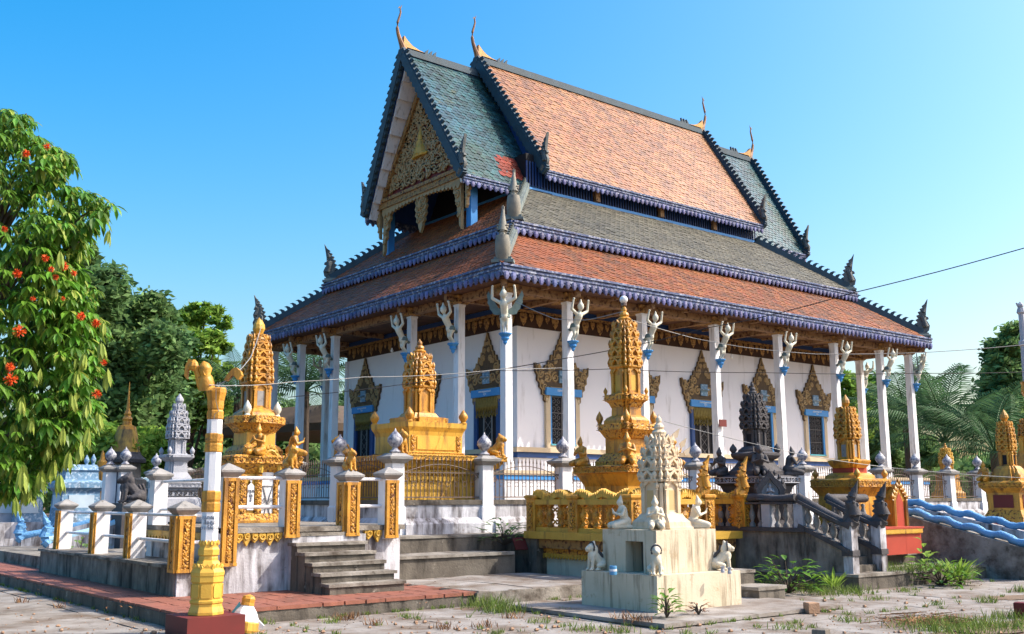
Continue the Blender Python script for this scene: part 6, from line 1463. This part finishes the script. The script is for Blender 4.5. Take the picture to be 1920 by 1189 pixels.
def grass(pts, label=None, mat=grassm, h=.12, n=60, r=.2):
    b = MB()
    for px, py, z, k in pts:
        c = at_z(px, py, z)
        for i in range(int(n * k)):
            a = rt_.uniform(0, 6.28); q = c + Vector((rt_.gauss(0, r * k), rt_.gauss(0, r * k), 0)); l = h * rt_.uniform(.4, 1.2); u = Vector((math.cos(a), math.sin(a), 0)); lean = Vector((rt_.gauss(0, .4), rt_.gauss(0, .4), 1)) * l
            b.add([q - u * .006, q + u * .006, q + lean * .6 + u * .004, q + lean, q + lean * .6 - u * .004], [(0, 1, 2, 3, 4)])
    return b.build('grass', mat, None, kind='stuff')
grass([(880, 1130, 0, 1.6), (910, 1138, 0, 1.4), (945, 1148, 0, 1.3), (860, 1120, 0, .9), (925, 1120, 0, 1)], h=.2, n=170, r=.13)
grass([(1520, 1110, 0, 1.2), (1560, 1115, 0, 1.2), (1500, 1105, 0, 1.2), (1600, 1112, 0, 1), (1445, 1100, 0, .8), (1710, 1070, .27, 1.5), (1760, 1066, .27, 1.2), (1660, 1070, .27, 1)], h=.16, n=150, r=.16)
grass([(1700, 1110, 0, .8), (1640, 1125, 0, .7), (1755, 1135, 0, .5), (1590, 1165, 0, .8), (1010, 1168, 0, .6), (1100, 1182, 0, .9), (1160, 1186, 0, .8), (735, 1085, .2, .6), (690, 1078, .2, .5), (770, 1160, 0, .4), (620, 1168, 0, .5), (1480, 1180, 0, .8), (500, 1170, 0, .5), (1060, 1150, 0, .5)], h=.09, n=90, r=.14)
grass([(1780, 1172, 0, 1.6), (1840, 1176, 0, 1.7), (1900, 1178, 0, 1.5), (1740, 1182, 0, 1.2), (1890, 1160, 0, 1), (1810, 1187, 0, 1.4), (1915, 1110, 0, .6), (1850, 1130, 0, .5)], h=.13, n=140, r=.16)
grass([(660, 1160, 0, .7), (640, 1163, 0, .6), (700, 1172, 0, .5), (840, 1180, 0, .6), (910, 1176, 0, .6), (1200, 1165, .07, .7), (1170, 1160, .07, .5), (960, 1160, 0, .5), (40, 1130, 0, .4), (110, 1140, 0, .3)], mat=drym, h=.10, n=80, r=.14)
# fallen leaves and the heap of litter at the right
lit = MB()
def scatter(px0, px1, py0, py1, n, z=0, s=.05):
    for i in range(n):
        c = at_z(rt_.uniform(px0, px1), rt_.uniform(py0, py1), z + rt_.uniform(.004, .015)); a = rt_.uniform(0, 6.28); d = Vector((math.cos(a), math.sin(a), rt_.uniform(-.2, .35)))
        put(lit, LEAF, frame_mat(c, d, Vector((rt_.uniform(-.3, .3), rt_.uniform(-.3, .3), 1)), s * rt_.uniform(.5, 1.4)))
scatter(20, 420, 1110, 1185, 26); scatter(440, 1000, 1150, 1188, 110, 0, .045); scatter(60, 330, 1095, 1140, 24, .21, .045); scatter(450, 820, 1110, 1140, 26, .21, .04); scatter(1000, 1600, 1120, 1188, 120, 0, .04); scatter(1550, 1920, 1090, 1188, 170, 0, .045); scatter(750, 1060, 1075, 1110, 40, .21, .04)
lit.build('fallen_leaves', drym, None, kind='stuff')
lit = MB()
for i in range(900):
    x = rt_.gauss(1735, 55); y = 1162 + rt_.gauss(0, 6) + (x - 1735) * .02; c = at_z(x, y, rt_.uniform(0, .07) * math.exp(-((x - 1735) / 70) ** 2)); a = rt_.uniform(0, 6.28)
    put(lit, LEAF, frame_mat(c, Vector((math.cos(a), math.sin(a), rt_.uniform(-.3, .6))), Vector((0, 0, 1)), rt_.uniform(.03, .08)))
for i in range(40):
    c = at_z(rt_.gauss(1745, 50), 1160 + rt_.gauss(0, 5), .05); a = rt_.uniform(0, 6.28); d = Vector((math.cos(a), math.sin(a), .1)) * rt_.uniform(.1, .25); lit.tube([c - d, c + d], .005, 4)
lit.build('leaf_litter', drym, None, kind='stuff')
eb = MB()
for px, py, w, h in ((1735, 1165, .75, .35), (1850, 1178, .8, .4), (1900, 1120, .6, .3), (900, 1140, .45, .25)):
    c = at_z(px, py, .006); eb.add([c + Vector((math.cos(a) * w * rt_.uniform(.7, 1.2), math.sin(a) * h * rt_.uniform(.7, 1.2), .0)) for a in [k * PI / 8 for k in range(16)]], [tuple(range(16))])
eb.build('bare_earth', earthm, None, kind='structure')

pb = MB()
for i in range(520):
    c = at_z(rt_.uniform(0, 1920), 1189 - 100 * rt_.random() ** 1.6, 0)
    if c.x < 5.1 or c.y < 13.0: s_ = rt_.choice((.008, .012, .018, .03)) * rt_.uniform(.7, 1.3); pb.lathe([(s_ * .6, 0), (s_, s_ * .5), (s_ * .5, s_)], c, 5, sx=rt_.uniform(.7, 1.3))
pb.build('pebbles', brickm, None, kind='stuff')
jt = []
for i in range(260):
    k = rt_.randint(0, 12); m_ = rt_.randint(0, 3)
    if rt_.random() < .5: P_ = (1.4 + k * 1.65 - .008, rt_.uniform(8, 13.1), 0)
    else: P_ = (rt_.uniform(2, 22), 6.9 + 1.65 * rt_.randint(1, 3) - .008, 0)
    x, y, z = proj(P_)
    if z > 3 and -20 < x < 1940 and y < 1200: jt.append((x, y, 0, rt_.uniform(.1, .28)))
for q in ((rt_.uniform(5.1, 9.7), 13.09), (5.02, rt_.uniform(13.5, 24))):
    for i in range(30):
        P_ = (rt_.uniform(5.1, 9.7), 13.06, 0) if q[1] == 13.09 else (5.0, rt_.uniform(13.5, 24), 0); x, y, z = proj(P_); jt.append((x, y, 0, rt_.uniform(.1, .25)))
for i in range(40): x, y, z = proj((rt_.uniform(9.7, 13.5), rt_.choice((9.14, 13.0, 15.84)), 0)); jt.append((x, y, 0, rt_.uniform(.12, .35)))
grass(jt, h=.06, n=70, r=.12)
# ================================================================== SMALL THINGS
def boxthing(px, py, z, sx, sy, sz, rz, name, mat, label, cat, bevel=True):
    c = at_z(px, py, z); b = MB().loft(SQ, [(sx / 2 - .006, sy / 2 - .006, 0), (sx / 2, sy / 2, .008), (sx / 2, sy / 2, sz - .008), (sx / 2 - .008, sy / 2 - .008, sz)]); o = b.build(name, mat, None, label=label, cat=cat); o.location = c; o.rotation_euler = (0, 0, rz); return o
boxthing(1522, 1150, .004, .17, .15, .15, -.4, 'brick_block', brickm, 'single worn brick block standing on the concrete near the cream shrine', 'block')
boxthing(1540, 1196, .004, .18, .16, .10, .3, 'stone_block', concd, 'dark stone block at the bottom edge of the photo', 'block')
boxthing(1917, 1158, .004, .16, .15, .20, .1, 'brick_block', dred, 'dark red block at the right edge on the concrete', 'block')
cn = at_z(1150, 1078, .557); can = thing('paint_can', cn, 'small blue and white can on the cream block beside the niche', 'can'); MB().lathe([(.05, 0), (.052, .01), (.052, .12), (.048, .125), (.048, .115)], n=14).build('can_body', canm, can); MB().lathe([(.0535, .05), (.0535, .08)], n=14).build('white_label', white, can)
for k, (px, py) in enumerate(((1355, 1074), (1368, 1076))): 
    c = at_z(px, py, .557); MB().lathe([(.028, 0), (.03, .02), (.022, .05), (.034, .09), (.03, .085)], c, 10).build('offering_cup', grst, None, label=('left' if k == 0 else 'right') + ' one of two small metal cups beside the right white lion', cat='cup')
bd = at_z(1000, 1030, .62); o = MB().box(-.42, -.012, 0, .42, .012, .26).build('red_board', dred, None, label='dark red board leaning under the left end of the gold balustrade', cat='board'); o.location = bd; o.rotation_euler = (-.5, 0, -.1)
pole = MB().tube([at_d(330, 880, 24), at_d(378, 935, 24)], .05, 6) 
# ------------------------------------------------------------------ cables
def cable(name, pts, r, mat, label):
    P = [at_d(*p) for p in pts]; out = []
    for i in range(len(P) - 1):
        for k in range(6): t = k / 6; q = P[i].lerp(P[i + 1], t); q.z -= .02 * math.sin(PI * t) * (P[i + 1] - P[i]).length / 3; out.append(q)
    out.append(P[-1]); MB().tube(out, r, 5).build(name, mat, None, label=label, cat='cable')
cable('power_cable', [(1935, 461, 17), (1600, 549, 19), (1440, 592, 20), (1330, 614, 21), (1212, 643, 21.5), (1054, 673, 22), (920, 695, 22.5)], 0.0094, wire_d, 'black cable slanting from the upper right corner across the long facade')
cable('power_cable', [(395, 723, 14), (547, 716, 18), (682, 707, 19), (816, 703, 20), (951, 691, 21), (1054, 690, 22)], 0.0065, wire_w, 'pale cable running from the broken lamp post towards the corner column')
cable('power_cable', [(540, 745, 19), (820, 712, 20), (920, 695, 22.5), (1142, 692, 22), (1440, 699, 22), (1733, 700, 22), (1935, 697, 22)], 0.0072, wire_d, 'black cable crossing level in front of the columns and windows')
cable('power_cable', [(968, 566, 26), (1040, 598, 24), (1100, 600, 22.5), (1168, 584, 21)], 0.0079, wire_w, 'white cord drooping from the corner figure to the globe lamp')
cable('power_cable', [(1184, 600, 21), (1300, 634, 22), (1400, 652, 22), (1530, 664, 22), (1733, 661, 22), (1935, 645, 22)], 0.0072, wire_w, 'pale cable from the globe lamp sagging to the right edge')
cable('power_cable', [(1245, 790, 20), (1330, 812, 20), (1440, 838, 20), (1511, 854, 20.5), (1677, 878, 21), (1935, 897, 21)], 0.0065, wire_w, 'thin pale cable falling from the cream tower to the blue stairs')
cable('power_cable', [(440, 703, 12.8), (470, 670, 15), (490, 612, 19.8)], 0.0065, wire_w, 'white cord from the hanging naga head up to the shrine stupa')
